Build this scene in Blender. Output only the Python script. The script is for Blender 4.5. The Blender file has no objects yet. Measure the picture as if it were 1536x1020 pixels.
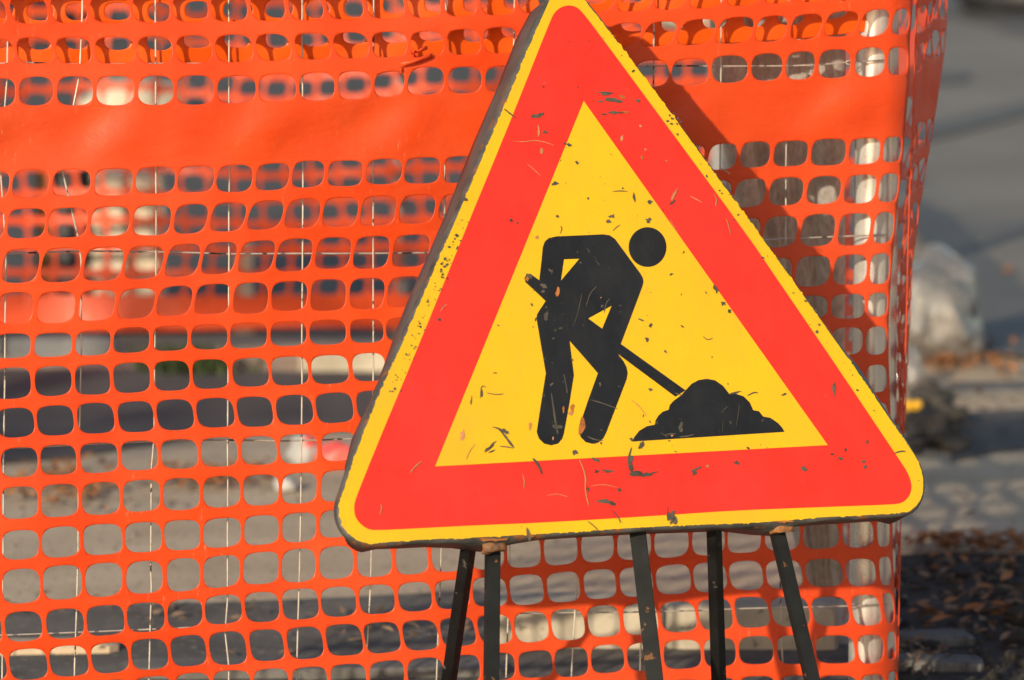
import bpy, bmesh, math, random
from mathutils import Vector, noise
from mathutils.geometry import tessellate_polygon
rnd = random.Random(11)
C = bpy.context.scene.collection
R_ = math.radians
# ------------------------------------------------------------------ camera model
FPX, CX, CY, PITCH, CAMH = 8533.0, 768.0, 510.0, R_(7.3), 1.7
CAM = Vector((0, 0, CAMH))
cp, sp = math.cos(PITCH), math.sin(PITCH)

def ray(x, y):
    a, b = (x - CX) / FPX, -(y - CY) / FPX
    return Vector((a, cp + b * sp, -sp + b * cp))

def on_plane(x, y, p0, n):
    r = ray(x, y)
    return CAM + r * ((p0 - CAM).dot(n) / r.dot(n))

def ground(x, y, z=0.0):
    r = ray(x, y)
    return CAM + r * ((z - CAMH) / r.z)

def at_depth(x, y, d):                       # point at world distance y = d
    r = ray(x, y)
    return CAM + r * (d / r.y)

# ------------------------------------------------------------------ helpers
def link(o, parent=None):
    C.objects.link(o)
    if parent:
        o.parent = parent
        o.matrix_parent_inverse = parent.matrix_world.inverted()
    return o

def obj(name, bm, mats, parent=None, smooth=False):
    me = bpy.data.meshes.new(name)
    bm.normal_update()
    bm.to_mesh(me)
    bm.free()
    for m in (mats if isinstance(mats, (list, tuple)) else [mats]):
        me.materials.append(m)
    if smooth:
        for p in me.polygons:
            p.use_smooth = True
    return link(bpy.data.objects.new(name, me), parent)

def root(name, loc=(0, 0, 0)):
    o = bpy.data.objects.new(name, None)
    o.location = loc
    o.empty_display_size = 0.1
    C.objects.link(o)
    bpy.context.view_layer.update()
    return o

def tag(o, label, cat, group=None):
    o['label'] = label
    o['category'] = cat
    if group:
        o['group'] = group
    return o

def kind(o, k, label=None):
    o['kind'] = k
    if label:
        o['label'] = label
    return o

def ring_tube(bm, pts, rads, sides=8, cap=True, mat=0):
    rings = []
    n = len(pts)
    ref = None
    for i, p in enumerate(pts):
        t = (pts[min(i + 1, n - 1)] - pts[max(i - 1, 0)]).normalized()
        if ref is None:
            ref = Vector((0, 0, 1)) if abs(t.z) < .9 else Vector((1, 0, 0))
        a = t.cross(ref).normalized()
        b = t.cross(a).normalized()
        r = rads[i] if isinstance(rads, (list, tuple)) else rads
        rings.append([bm.verts.new(p + (a * math.cos(k * 2 * math.pi / sides) + b * math.sin(k * 2 * math.pi / sides)) * r) for k in range(sides)])
    for i in range(n - 1):
        for k in range(sides):
            f = bm.faces.new((rings[i][k], rings[i][(k + 1) % sides], rings[i + 1][(k + 1) % sides], rings[i + 1][k]))
            f.material_index = mat
            f.smooth = True
    if cap:
        for r in (rings[0][::-1], rings[-1]):
            bm.faces.new(r).material_index = mat
    return rings

def add_box(bm, c, s, rz=0.0, jitter=0.0, bev=0.0, sub=0):
    r = bmesh.ops.create_cube(bm, size=1.0)
    vs = r['verts']
    if sub:
        es = list({e for v in vs for e in v.link_edges})
        g = bmesh.ops.subdivide_edges(bm, edges=es, cuts=sub, use_grid_fill=True)
        vs = list(bm.verts)
    elif bev:
        es = list({e for v in vs for e in v.link_edges})
        g = bmesh.ops.bevel(bm, geom=es, offset=bev / max(min(s), 1e-4), segments=2, affect='EDGES', profile=.6)
        vs = list({v for f in g['faces'] for v in f.verts} | {v for v in vs if v.is_valid})
    ca, sa = math.cos(rz), math.sin(rz)
    for v in vs:
        x, y, z = v.co.x * s[0], v.co.y * s[1], v.co.z * s[2]
        v.co = Vector((c[0] + x * ca - y * sa, c[1] + x * sa + y * ca, c[2] + z))
        if jitter:
            v.co += noise.noise_vector(v.co * 9) * jitter
    return vs

# ------------------------------------------------------------------ materials
def newmat(name):
    m = bpy.data.materials.new(name)
    m.use_nodes = True
    nt = m.node_tree
    for n in list(nt.nodes):
        nt.nodes.remove(n)
    out = nt.nodes.new('ShaderNodeOutputMaterial')
    b = nt.nodes.new('ShaderNodeBsdfPrincipled')
    nt.links.new(b.outputs[0], out.inputs[0])
    return m, nt, b, out

def nd(nt, t, **kw):
    n = nt.nodes.new(t)
    for k, v in kw.items():
        if k in n.inputs:
            n.inputs[k].default_value = v
        else:
            setattr(n, k, v)
    return n

def coords(nt, scale=(1, 1, 1)):
    tc = nd(nt, 'ShaderNodeTexCoord')
    mp = nd(nt, 'ShaderNodeMapping')
    mp.inputs['Scale'].default_value = scale
    nt.links.new(tc.outputs['Object'], mp.inputs[0])
    return mp.outputs[0]

def ramp(nt, fac, stops):
    r = nd(nt, 'ShaderNodeValToRGB')
    el = r.color_ramp.elements
    while len(el) < len(stops):
        el.new(.5)
    for e, (p, c) in zip(el, stops):
        e.position = p
        e.color = (*c, 1) if len(c) == 3 else c
    nt.links.new(fac, r.inputs[0])
    return r.outputs[0]

def noisetex(nt, co, scale, detail=6, rough=.6):
    n = nd(nt, 'ShaderNodeTexNoise', Scale=scale, Detail=detail, Roughness=rough)
    nt.links.new(co, n.inputs['Vector'])
    return n.outputs['Fac']

def bump(nt, b, fac, strength=.3, dist=.01):
    n = nd(nt, 'ShaderNodeBump', Strength=strength, Distance=dist)
    nt.links.new(fac, n.inputs['Height'])
    nt.links.new(n.outputs[0], b.inputs['Normal'])

def mixc(nt, fac, a, b_):
    m = nd(nt, 'ShaderNodeMix', data_type='RGBA')
    if isinstance(fac, (int, float)):
        m.inputs[0].default_value = fac
    else:
        nt.links.new(fac, m.inputs[0])
    for i, v in ((6, a), (7, b_)):
        if isinstance(v, tuple):
            m.inputs[i].default_value = (*v, 1)
        else:
            nt.links.new(v, m.inputs[i])
    return m.outputs[2]

def mottled(name, c1, c2, scale=8, rough=.8, bscale=60, bstr=.3, bdist=.004, speck=None, metallic=0.0, stretch=(1, 1, 1), c3=None):
    m, nt, b, out = newmat(name)
    co = coords(nt, stretch)
    f = noisetex(nt, co, scale)
    stops = [(.32, c1), (.68, c2)] if c3 is None else [(.3, c1), (.5, c2), (.7, c3)]
    col = ramp(nt, f, stops)
    if speck:
        sc, lo, hi, c = speck
        f2 = noisetex(nt, co, sc, 3, .55)
        mask = ramp(nt, f2, [(lo, (0, 0, 0)), (hi, (1, 1, 1))])
        col = mixc(nt, mask, col, c)
    nt.links.new(col, b.inputs['Base Color'])
    b.inputs['Roughness'].default_value = rough
    b.inputs['Metallic'].default_value = metallic
    if bstr:
        bump(nt, b, noisetex(nt, co, bscale, 5, .65), bstr, bdist)
    return m

def net_material(name, col, dark, trans):
    m, nt, b, out = newmat(name)
    co = coords(nt)
    f = noisetex(nt, co, 7, 5, .6)
    c = ramp(nt, f, [(.3, dark), (.62, col)])
    grit = ramp(nt, noisetex(nt, co, 170, 4, .7), [(.70, (0, 0, 0)), (.80, (1, 1, 1))])
    c = mixc(nt, grit, c, tuple(.45 * v + .10 for v in col))
    nt.links.new(c, b.inputs['Base Color'])
    sc_ = coords(nt, (60, 60, 9))
    zone = ramp(nt, noisetex(nt, co, 3.2, 2, .5), [(.50, (0, 0, 0)), (.66, (1, 1, 1))])
    scf = ramp(nt, noisetex(nt, sc_, 3, 6, .75), [(.60, (0, 0, 0)), (.68, (.75, .75, .75))])
    mm = nd(nt, 'ShaderNodeMath', operation='MULTIPLY')
    nt.links.new(zone, mm.inputs[0])
    nt.links.new(scf, mm.inputs[1])
    c = mixc(nt, mm.outputs[0], c, (.92, .36, .20))
    dust = ramp(nt, noisetex(nt, co, 2.1, 6, .65), [(.46, (0, 0, 0)), (.78, (.28, .28, .28))])
    c = mixc(nt, dust, c, (.62, .20, .09))
    nt.links.new(c, b.inputs['Base Color'])
    rr = ramp(nt, noisetex(nt, co, 16, 4, .6), [(.3, (.34,) * 3), (.7, (.55,) * 3)])
    nt.links.new(rr, b.inputs['Roughness'])
    b.inputs['Specular IOR Level'].default_value = .45
    hsum = nd(nt, 'ShaderNodeMath', operation='MULTIPLY_ADD')
    nt.links.new(noisetex(nt, coords(nt, (10, 10, 26)), 3, 4, .55), hsum.inputs[0])
    hsum.inputs[1].default_value = .5
    nt.links.new(noisetex(nt, co, 13, 5, .55), hsum.inputs[2])
    bump(nt, b, hsum.outputs[0], .42, .006)
    tr = nd(nt, 'ShaderNodeBsdfTranslucent')
    tr.inputs[0].default_value = (*trans, 1)
    mx = nd(nt, 'ShaderNodeMixShader')
    mx.inputs[0].default_value = .22
    nt.links.new(b.outputs[0], mx.inputs[1])
    nt.links.new(tr.outputs[0], mx.inputs[2])
    nt.links.new(mx.outputs[0], out.inputs[0])
    return m

M = {}
M['net'] = net_material('orange net plastic', (.92, .092, .014), (.82, .066, .009), (.95, .17, .015))
M['flap'] = net_material('orange net plastic folded', (.96, .14, .006), (.90, .115, .005), (.95, .22, .01))  # same plastic, colour brightened for how light strikes the folded layer
M['farnet'] = net_material('orange net plastic sunbleached', (.93, .11, .025), (.85, .085, .018), (.95, .18, .03))

def sheeting(name, col, dirt, amount):
    """retroreflective sign sheeting with grime, fine scratches and pin-prick wear"""
    m, nt, b, out = newmat(name)
    co = coords(nt)
    c = ramp(nt, noisetex(nt, co, 5, 5, .6), [(.3, tuple(v * .84 + .006 for v in col)), (.7, col)])
    pin = ramp(nt, noisetex(nt, co, 95, 3, .6), [(amount, (0, 0, 0)), (amount + .025, (1, 1, 1))])
    c = mixc(nt, pin, c, dirt)
    sm = coords(nt, (9, 9, 1.2))
    smear = ramp(nt, noisetex(nt, sm, 6, 6, .7), [(.48, (0, 0, 0)), (.8, (.5, .5, .5))])
    c = mixc(nt, smear, c, tuple(v * .72 + .02 for v in col))
    grain = ramp(nt, noisetex(nt, co, 330, 2, .6), [(.35, (0, 0, 0)), (.7, (.5, .5, .5))])
    c = mixc(nt, grain, c, tuple(v * .84 + .004 for v in col))
    grime = ramp(nt, noisetex(nt, co, 2.6, 7, .72), [(.52, (0, 0, 0)), (.74, (.34, .34, .34))])
    c = mixc(nt, grime, c, tuple(v * .58 + .035 for v in col))
    nt.links.new(c, b.inputs['Base Color'])
    r = ramp(nt, noisetex(nt, co, 14, 6, .7), [(.3, (.30,) * 3), (.7, (.56,) * 3)])
    nt.links.new(r, b.inputs['Roughness'])
    b.inputs['Specular IOR Level'].default_value = .4
    bump(nt, b, noisetex(nt, co, 5, 4, .5), .45, .010)
    return m

M['yellow'] = sheeting('sign yellow', (.80, .475, .006), (.10, .06, .02), .715)
M['red'] = sheeting('sign red', (.80, .029, .013), (.35, .09, .06), .735)
M['black'] = sheeting('sign black', (.010, .010, .011), (.09, .07, .045), .69)
M['steel'] = mottled('painted dark steel', (.040, .046, .043), (.085, .094, .087), 14, .5, 90, .35, .002, speck=(26, .60, .67, (.16, .065, .022)))
M['rusty'] = mottled('rusted lug', (.05, .05, .045), (.50, .18, .03), 45, .7, 80, .4, .002)
M['rim'] = mottled('bare worn sign edge', (.034, .035, .033), (.10, .098, .088), 30, .5, 90, .5, .002, speck=(34, .58, .66, (.20, .075, .025)))
M['leg'] = mottled('dark painted angle iron', (.008, .009, .009), (.018, .020, .020), 18, .7, 120, .15, .001, speck=(55, .66, .70, (.15, .07, .03)))
M['legshade'] = mottled('shade-darkened angle iron', (.006, .006, .006), (.016, .016, .016), 18, .5, 120, .15, .001, speck=(70, .66, .70, (.10, .09, .08)))  # darker copy of the leg colour; the sign's shade on the back legs
for k_ in ('leg', 'legshade'):
    M[k_].node_tree.nodes['Principled BSDF'].inputs['Specular IOR Level'].default_value = .16
M['chip'] = mottled('chipped bare metal', (.035, .03, .02), (.12, .10, .07), 40, .6, 80, .3, .001)
M['rust'] = mottled('rust', (.16, .05, .012), (.50, .17, .03), 30, .8, 80, .4, .002)
M['scratch'] = mottled('scratch', (.36, .13, .05), (.56, .25, .11), 40, .7, 80, 0)
M['wire'] = mottled('galvanised wire', (.42, .38, .32), (.66, .60, .50), 40, .42, 150, .3, .001, speck=(38, .60, .66, (.06, .045, .035)), metallic=.35)

# ------------------------------------------------------------------ NET
NETYAW = R_(21.0)
NN = Vector((math.sin(NETYAW), -math.cos(NETYAW), 0))
NP = Vector((0, 8.284, 0))

def ip(tab, x):
    if x <= tab[0][0]:
        a, b = tab[0], tab[1]
    elif x >= tab[-1][0]:
        a, b = tab[-2], tab[-1]
    else:
        for i in range(len(tab) - 1):
            if tab[i][0] <= x <= tab[i + 1][0]:
                a, b = tab[i], tab[i + 1]
                break
    if (x <= tab[0][0] or x >= tab[-1][0]) and len(tab) > 2:
        # extrapolate with the net's overall slope
        base = tab[0] if x <= tab[0][0] else tab[-1]
        return base[1] - .052 * (x - base[0])
    return a[1] + (b[1] - a[1]) * (x - a[0]) / (b[0] - a[0])

# edge line of the net where it turns round the corner post (pixels)
RE = [(-60, 1376), (0, 1374), (100, 1371), (300, 1363), (500, 1358), (700, 1352), (950, 1347), (1200, 1342)]
def redge(y):
    for i in range(len(RE) - 1):
        if y <= RE[i + 1][0]:
            t = (y - RE[i][0]) / (RE[i + 1][0] - RE[i][0])
            return RE[i][1] + t * (RE[i + 1][1] - RE[i][1])
    return RE[-1][1]

def ripple(x, y):
    d = .0035 * math.sin(x / 97 + y / 205) + .002 * math.sin(x / 43 - y / 81 + 1) + .0015 * math.sin(y / 33 + x / 190) + .006 * math.sin(y / 88 + x / 330 + 1.2)
    bandw = math.exp(-((y - 205 + .04 * x) / 45) ** 2)
    d += bandw * (.0045 * math.sin((x + .9 * y) / 34) + .004 * math.sin((x + 1.6 * y) / 71 + 2) + .002 * math.sin((x + .5 * y) / 17 + 1))
    return d

def netpt(x, y, depth=0.0, rip=True):
    d = depth + (ripple(x, y) if rip else 0)
    return on_plane(x, y, NP - NN * d, NN)

RHO = 46.0
def netfront(x, y):
    r = redge(y)
    xx = x - (r - RHO)
    d = 0
    if xx > 0:
        xx = min(xx, RHO)
        d = (RHO - math.sqrt(max(RHO * RHO - xx * xx, 0))) * .001
    return netpt(min(x, r), y, d)

def fill(d, n=25):
    ks = sorted(d)
    o = []
    for j in range(n):
        if j in d:
            o.append(d[j])
            continue
        lo = max([k for k in ks if k < j], default=None)
        hi = min([k for k in ks if k > j], default=None)
        if lo is None:
            o.append(d[hi] - (hi - j) * 60)
        elif hi is None:
            o.append(d[lo] + (j - lo) * 55)
        else:
            o.append(d[lo] + (d[hi] - d[lo]) * (j - lo) / (hi - lo))
    return o

def S(start, a, b=None, bstart=None):
    d = {start + i: v for i, v in enumerate(a)}
    if b:
        d.update({bstart + i: v for i, v in enumerate(b)})
    return fill(d)

def TB(*q):
    return [(x, t) for x, t, b in q], [(x, b) for x, t, b in q]

ROWS = [
 (S(0, [9, 72, 131, 195, 255, 312, 370, 427, 483, 543, 606, 660, 716, 772], [937, 993, 1045, 1100, 1154, 1201, 1255, 1308, 1352, 1372], 15),
  TB((20, -6, 36), (200, -7, 34), (300, -8, 33), (440, -12, 31), (640, -16, 27), (770, -20, 22), (950, -24, 17), (1070, -28, 12), (1150, -33, 6), (1340, -42, -2))),
 (S(0, [25, 86, 143, 206, 264, 323, 383, 440, 502, 560, 621, 671, 724, 783], [952, 1005, 1061, 1123, 1178, 1230, 1279, 1330, 1364], 16),
  TB((20, 57, 95), (200, 55, 96), (300, 53, 95), (440, 50, 90), (640, 47, 84), (750, 41, 80), (975, 33, 70), (1090, 26, 66), (1200, 22, 60), (1255, 17, 55), (1305, 14, 55), (1345, 13, 52))),
 (S(0, [25, 81, 142, 203, 262, 323, 385, 447, 505, 559, 604, 668, 725, 780], [1005, 1066, 1124, 1174, 1222, 1278, 1329, 1363], 17),
  TB((50, 115, 158), (170, 114, 158), (290, 113, 157), (350, 114, 155), (470, 109, 151), (530, 107, 149), (580, 108, 145), (640, 100, 142), (700, 100, 140), (760, 99, 138), (1035, 88, 128), (1095, 83, 124), (1150, 80, 121), (1250, 74, 117), (1305, 71, 115), (1345, 71, 112))),
 'band',
 (S(0, [19, 79, 141, 203, 266, 327, 384, 440, 491, 549, 607, 665, 718], [1065, 1110, 1160, 1217, 1273, 1325, 1356], 18),
  TB((50, 254, 296), (110, 254, 294), (170, 253, 293), (235, 250, 290), (300, 249, 288), (360, 247, 288), (410, 245, 285), (460, 241, 281), (520, 241, 279), (580, 238, 276), (640, 236, 275), (700, 234, 274), (1088, 215, 254), (1135, 212, 251), (1190, 211, 249), (1245, 208, 248), (1300, 207, 246), (1340, 205, 243))),
 (S(0, [6, 69, 132, 196, 256, 314, 369, 424, 481, 538, 596, 655], [1097, 1150, 1207, 1262, 1314, 1348], 19),
  TB((38, 313, 357), (100, 312, 356), (165, 310, 354), (225, 308, 353), (290, 306, 350), (340, 304, 347), (395, 301, 344), (450, 298, 342), (510, 296, 340), (570, 294, 338), (630, 292, 335), (680, 291, 330), (1120, 268, 311), (1178, 266, 308), (1235, 264, 306), (1290, 262, 305), (1330, 260, 303))),
 (S(0, [3, 63, 126, 188, 249, 301, 357, 414, 472, 529, 588, 646], [1198, 1256, 1307, 1342], 21),
  TB((32, 373, 424), (95, 372, 423), (157, 371, 421), (218, 369, 418), (273, 366, 415), (330, 363, 411), (385, 361, 409), (440, 358, 407), (500, 356, 403), (560, 354, 403), (620, 352, 400), (1172, 324, 371), (1228, 321, 369), (1283, 320, 368), (1325, 318, 365), (1350, 317, 362))),
 (S(1, [50, 113, 172, 229, 284, 343, 401, 459, 518, 575], [1188, 1244, 1299, 1336], 21),
  TB((20, 438, 486), (82, 437, 485), (140, 435, 481), (200, 433, 478), (257, 429, 474), (312, 426, 471), (370, 424, 471), (430, 422, 466), (490, 419, 466), (545, 417, 464), (600, 415, 461), (1215, 384, 430), (1272, 382, 427), (1317, 380, 426), (1343, 378, 424))),
 (S(1, [50, 112, 169, 228, 285, 345, 403, 462, 522, 579], [1244, 1299, 1333], 22),
  TB((22, 500, 537), (82, 499, 535), (140, 495, 533), (197, 491, 529), (255, 489, 526), (315, 487, 524), (375, 484, 522), (433, 482, 519), (490, 480, 517), (550, 479, 514), (1220, 443, 478), (1270, 441, 478), (1315, 439, 475), (1343, 437, 472))),
 (S(1, [45, 106, 165, 224, 283, 343, 403, 462, 523, 579], [1243, 1295, 1331], 22),
  TB((20, 551, 598), (75, 549, 594), (135, 547, 592), (195, 544, 589), (255, 541, 586), (313, 539, 583), (370, 537, 580), (430, 535, 578), (490, 533, 576), (545, 530, 572), (1270, 491, 532), (1312, 490, 532), (1343, 488, 531))),
 (S(1, [53, 114, 174, 233, 293, 354, 413, 474, 534], [1246, 1297, 1333], 22),
  TB((22, 612, 656), (84, 608, 653), (145, 604, 650), (203, 602, 648), (263, 599, 645), (322, 597, 641), (383, 595, 640), (445, 592, 637), (505, 589, 634), (560, 586, 630), (1315, 547, 588), (1345, 545, 585))),
 (S(1, [59, 119, 179, 241, 300, 360, 421, 481, 537], [1250, 1302, 1335], 22),
  TB((28, 671, 716), (90, 667, 712), (150, 664, 709), (210, 661, 705), (270, 659, 703), (330, 656, 700), (390, 654, 697), (450, 651, 695), (510, 648, 691), (1315, 605, 647), (1343, 602, 645))),
 (S(1, [59, 120, 181, 241, 302, 362, 421, 478], [1254, 1306, 1336], 22),
  TB((28, 730, 778), (90, 726, 775), (150, 723, 772), (210, 720, 767), (270, 717, 765), (330, 714, 761), (390, 712, 758), (450, 709, 755), (505, 705, 752), (1340, 660, 705))),
 (S(1, [60, 121, 184, 244, 303, 362, 419, 475], [1257, 1309, 1337], 22),
  TB((30, 795, 839), (88, 790, 836), (152, 786, 832), (215, 783, 828), (272, 780, 825), (333, 777, 821), (390, 773, 817), (447, 769, 813), (500, 765, 806), (1300, 720, 764))),
 (S(1, [62, 124, 187, 248, 305, 363, 420, 476, 533, 591, 646, 706, 758, 814, 870, 925, 979, 1035, 1089, 1144, 1201, 1261, 1312, 1338]),
  TB((30, 853, 905), (90, 848, 899), (155, 844, 895), (217, 841, 890), (272, 837, 887), (333, 833, 881), (390, 828, 876), (447, 823, 873), (505, 819, 868), (563, 816, 865), (620, 812, 861), (675, 809, 857), (785, 803, 851), (840, 800, 847), (895, 797, 843), (1005, 790, 836), (1060, 788, 833), (1115, 785, 829), (1232, 780, 823), (1325, 776, 820))),
 (S(1, [64, 125, 185, 246, 302, 359, 417, 476, 533, 592, 647, 703, 759, 814, 870, 924, 979, 1035, 1089, 1145, 1204, 1264, 1315, 1338]),
  TB((33, 917, 962), (94, 913, 958), (155, 908, 953), (215, 904, 948), (273, 899, 942), (325, 893, 936), (390, 888, 933), (447, 883, 929), (505, 880, 925), (560, 877, 921), (620, 873, 917), (675, 870, 913), (785, 862, 907), (842, 858, 903), (897, 854, 898), (950, 851, 895), (1007, 847, 891), (1060, 844, 888), (1117, 841, 885), (1172, 840, 883), (1233, 838, 880), (1290, 838, 879), (1325, 835, 878))),
 (S(0, [12, 74, 135, 195, 254, 312, 372, 430, 488, 547, 603, 660, 715, 769, 826, 879, 933, 989, 1046, 1101, 1157, 1218, 1278, 1324, 1343]),
  TB((42, 973, 1019), (105, 968, 1014), (165, 964, 1009), (225, 958, 1004), (280, 953, 999), (342, 947, 997), (400, 944, 991), (460, 940, 988), (517, 936, 983), (575, 933, 979), (632, 930, 975), (685, 926, 969), (797, 917, 963), (852, 913, 960), (906, 908, 955), (1018, 902, 948), (1073, 898, 945), (1130, 895, 941), (1187, 895, 940), (1247, 895, 939), (1300, 892, 938), (1335, 889, 934))),
 (S(0, [18, 80, 142, 202, 262, 321, 380, 437, 495, 554, 610, 668, 725, 776, 831, 884, 939, 994, 1053, 1106, 1164, 1222, 1286, 1328, 1345]),
  TB((45, 1030, 1074), (280, 1010, 1053), (325, 1006, 1049), (400, 1003, 1046), (470, 1000, 1043), (560, 993, 1036), (610, 988, 1031), (750, 979, 1020), (803, 976, 1016), (858, 971, 1015), (912, 967, 1009), (965, 964, 1006), (1023, 960, 1003), (1080, 957, 1000), (1135, 954, 996), (1193, 953, 996), (1253, 953, 995), (1307, 952, 995), (1337, 947, 988))),
]
def shifted(row, dy, dx=2):
    xs, (t, b) = row
    return ([x + dx for x in xs], ([(x, y + dy) for x, y in t], [(x, y + dy) for x, y in b]))
ROWS.append(shifted(ROWS[-1], 60))
ROWS.append(shifted(ROWS[-1], 60))
ROWS.insert(0, shifted(ROWS[0], -54, -4))
NR = len(ROWS)

def extcols(xs):                             # two extra columns past the left frame edge
    d = xs[1] - xs[0]
    return [xs[0] - 2 * d, xs[0] - d] + xs
rows = []
for r in ROWS:
    rows.append('band' if r == 'band' else (extcols(r[0]), r[1][0], r[1][1]))
NC = len(rows[0][0])

def node(k, j):                              # node on the boundary above row k (k = NR: below the last)
    up = rows[k - 1] if k > 0 else None
    dn = rows[k] if k < NR else None
    if up == 'band':
        x = dn[0][j]
        return x, ip(dn[1], x) - 9
    if dn == 'band':
        x = up[0][j]
        return x, ip(up[2], x) + 9
    if up is None:
        x = dn[0][j]
        return x, ip(dn[1], x) - 8
    if dn is None:
        x = up[0][j]
        return x, ip(up[2], x) + 8
    x = .5 * (up[0][j] + dn[0][j])
    jx, jy = (noise.noise(Vector((j * 1.7, k * 2.3, 1))) * 3.2, noise.noise(Vector((j * 1.3, k * 1.9, 7))) * 2.4) if j < NC - 1 else (0, 0)
    return x + jx, .5 * (ip(up[2], x) + ip(dn[1], x)) + jy

NS = 7
def cell_border():
    o = [(i / NS, 0.0) for i in range(NS)] + [(1.0, i / NS) for i in range(NS)]
    o += [(1 - i / NS, 1.0) for i in range(NS)] + [(0.0, 1 - i / NS) for i in range(NS)]
    return o
BORDER = cell_border()

def superell(a, b, n):
    th = math.atan2(b, a)
    c, s = abs(math.cos(th)), abs(math.sin(th))
    r = 1.0 / ((c ** n + s ** n) ** (1.0 / n))
    return r * math.cos(th), r * math.sin(th)

def cell(bm, mapf, hole):
    """mapf(u, v) -> Vector.  hole = (uc, vc, hu, hv, n) or None for a solid cell"""
    if hole is None:
        g = [[bm.verts.new(mapf(i / NS, j / NS)) for i in range(NS + 1)] for j in range(NS + 1)]
        for j in range(NS):
            for i in range(NS):
                bm.faces.new((g[j][i], g[j][i + 1], g[j + 1][i + 1], g[j + 1][i]))
        return
    uc, vc, hu, hv, n = hole
    outer, mid, inner = [], [], []
    for (u, v) in BORDER:
        a, b = superell((u - .5) * 2, (v - .5) * 2, n)
        hu_, hv_ = uc + a * hu, vc + b * hv
        outer.append(bm.verts.new(mapf(u, v)))
        mid.append(bm.verts.new(mapf(u * .25 + hu_ * .75, v * .25 + hv_ * .75)))
        inner.append(bm.verts.new(mapf(hu_, hv_)))
    k = len(BORDER)
    for i in range(k):
        j = (i + 1) % k
        bm.faces.new((outer[i], outer[j], mid[j], mid[i]))
        bm.faces.new((mid[i], mid[j], inner[j], inner[i]))

def bil(c00, c10, c01, c11):
    def f(u, v):
        a = (c00[0] + (c10[0] - c00[0]) * u, c00[1] + (c10[1] - c00[1]) * u)
        b = (c01[0] + (c11[0] - c01[0]) * u, c01[1] + (c11[1] - c01[1]) * u)
        return a[0] + (b[0] - a[0]) * v, a[1] + (b[1] - a[1]) * v
    return f

bm = bmesh.new()
for k in range(NR):
    for j in range(NC - 1):
        q = bil(node(k, j), node(k, j + 1), node(k + 1, j), node(k + 1, j + 1))
        mf = lambda u, v, q=q: netfront(*q(u, v))
        if rows[k] == 'band':
            cell(bm, mf, None)
            continue
        xs, T, B = rows[k]
        xm, ym = q(.5, .5)
        y0, y1 = q(.5, 0)[1], q(.5, 1)[1]
        t, b = ip(T, xm), ip(B, xm)
        w = q(1, .5)[0] - q(0, .5)[0]
        st = 2.3 + rnd.uniform(-.4, .9)
        nexp = rnd.uniform(2.9, 3.7)
        if k <= 4:
            nexp = rnd.uniform(2.5, 3.0)
        hu = max(.5 - st / w, .26)
        cell(bm, mf, (.5 + rnd.uniform(-.01, .01), ((t + b) / 2 - y0) / (y1 - y0), hu, (b - t) / 2 / (y1 - y0), nexp))
# side panel: the net carries on round the corner post and runs away from the road
ENDX = [(-60, 1421), (0, 1413), (50, 1409), (100, 1403), (150, 1396), (200, 1389), (260, 1380), (300, 1372), (400, 1362), (500, 1354), (600, 1345), (700, 1335), (1200, 1318)]
def sidept(y, s):                            # y: pixel row of the strap at the corner, s: metres run back
    a = netfront(redge(y), y)
    dep = .40
    px = None
    for i in range(len(ENDX) - 1):
        if ENDX[i][0] <= y <= ENDX[i + 1][0]:
            t = (y - ENDX[i][0]) / (ENDX[i + 1][0] - ENDX[i][0])
            px = ENDX[i][1] + t * (ENDX[i + 1][1] - ENDX[i][1])
    px = px or 1318
    ex = (px - CX) / FPX * (a.y + dep)
    f = min(s / dep, 1.0)
    x = a.x + (ex - a.x) * math.sin(f * math.pi / 2) - .03 * max(0, s - dep) + .012 * math.sin(s * 17 + y / 60) * min(1, s * 6)
    return Vector((x, a.y + s, a.z + .008 * math.sin(s * 9)))
SC = 34
for k in range(NR):
    for j in range(SC):
        ya, yb = node(k, NC - 1)[1], node(k + 1, NC - 1)[1]
        s0, s1 = .004 + j * .06, .004 + (j + 1) * .06
        if j == 0:
            s0 = 0
        mf = lambda u, v, ya=ya, yb=yb, s0=s0, s1=s1: sidept(ya + (yb - ya) * v, s0 + (s1 - s0) * u)
        cell(bm, mf, None if rows[k] == 'band' else (.5, .5, .465, .345, 4.2))
bmesh.ops.remove_doubles(bm, verts=bm.verts, dist=.0004)
net = root('safety_net', netpt(300, 1120))
nm = obj('front_mesh', bm, M['net'], net, True)
md = nm.modifiers.new('thickness', 'SOLIDIFY')
md.thickness = .0016
md.offset = -1
tag(net, 'bright orange perforated plastic safety net stretched over the wire fence, nearest the camera', 'safety net')

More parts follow.
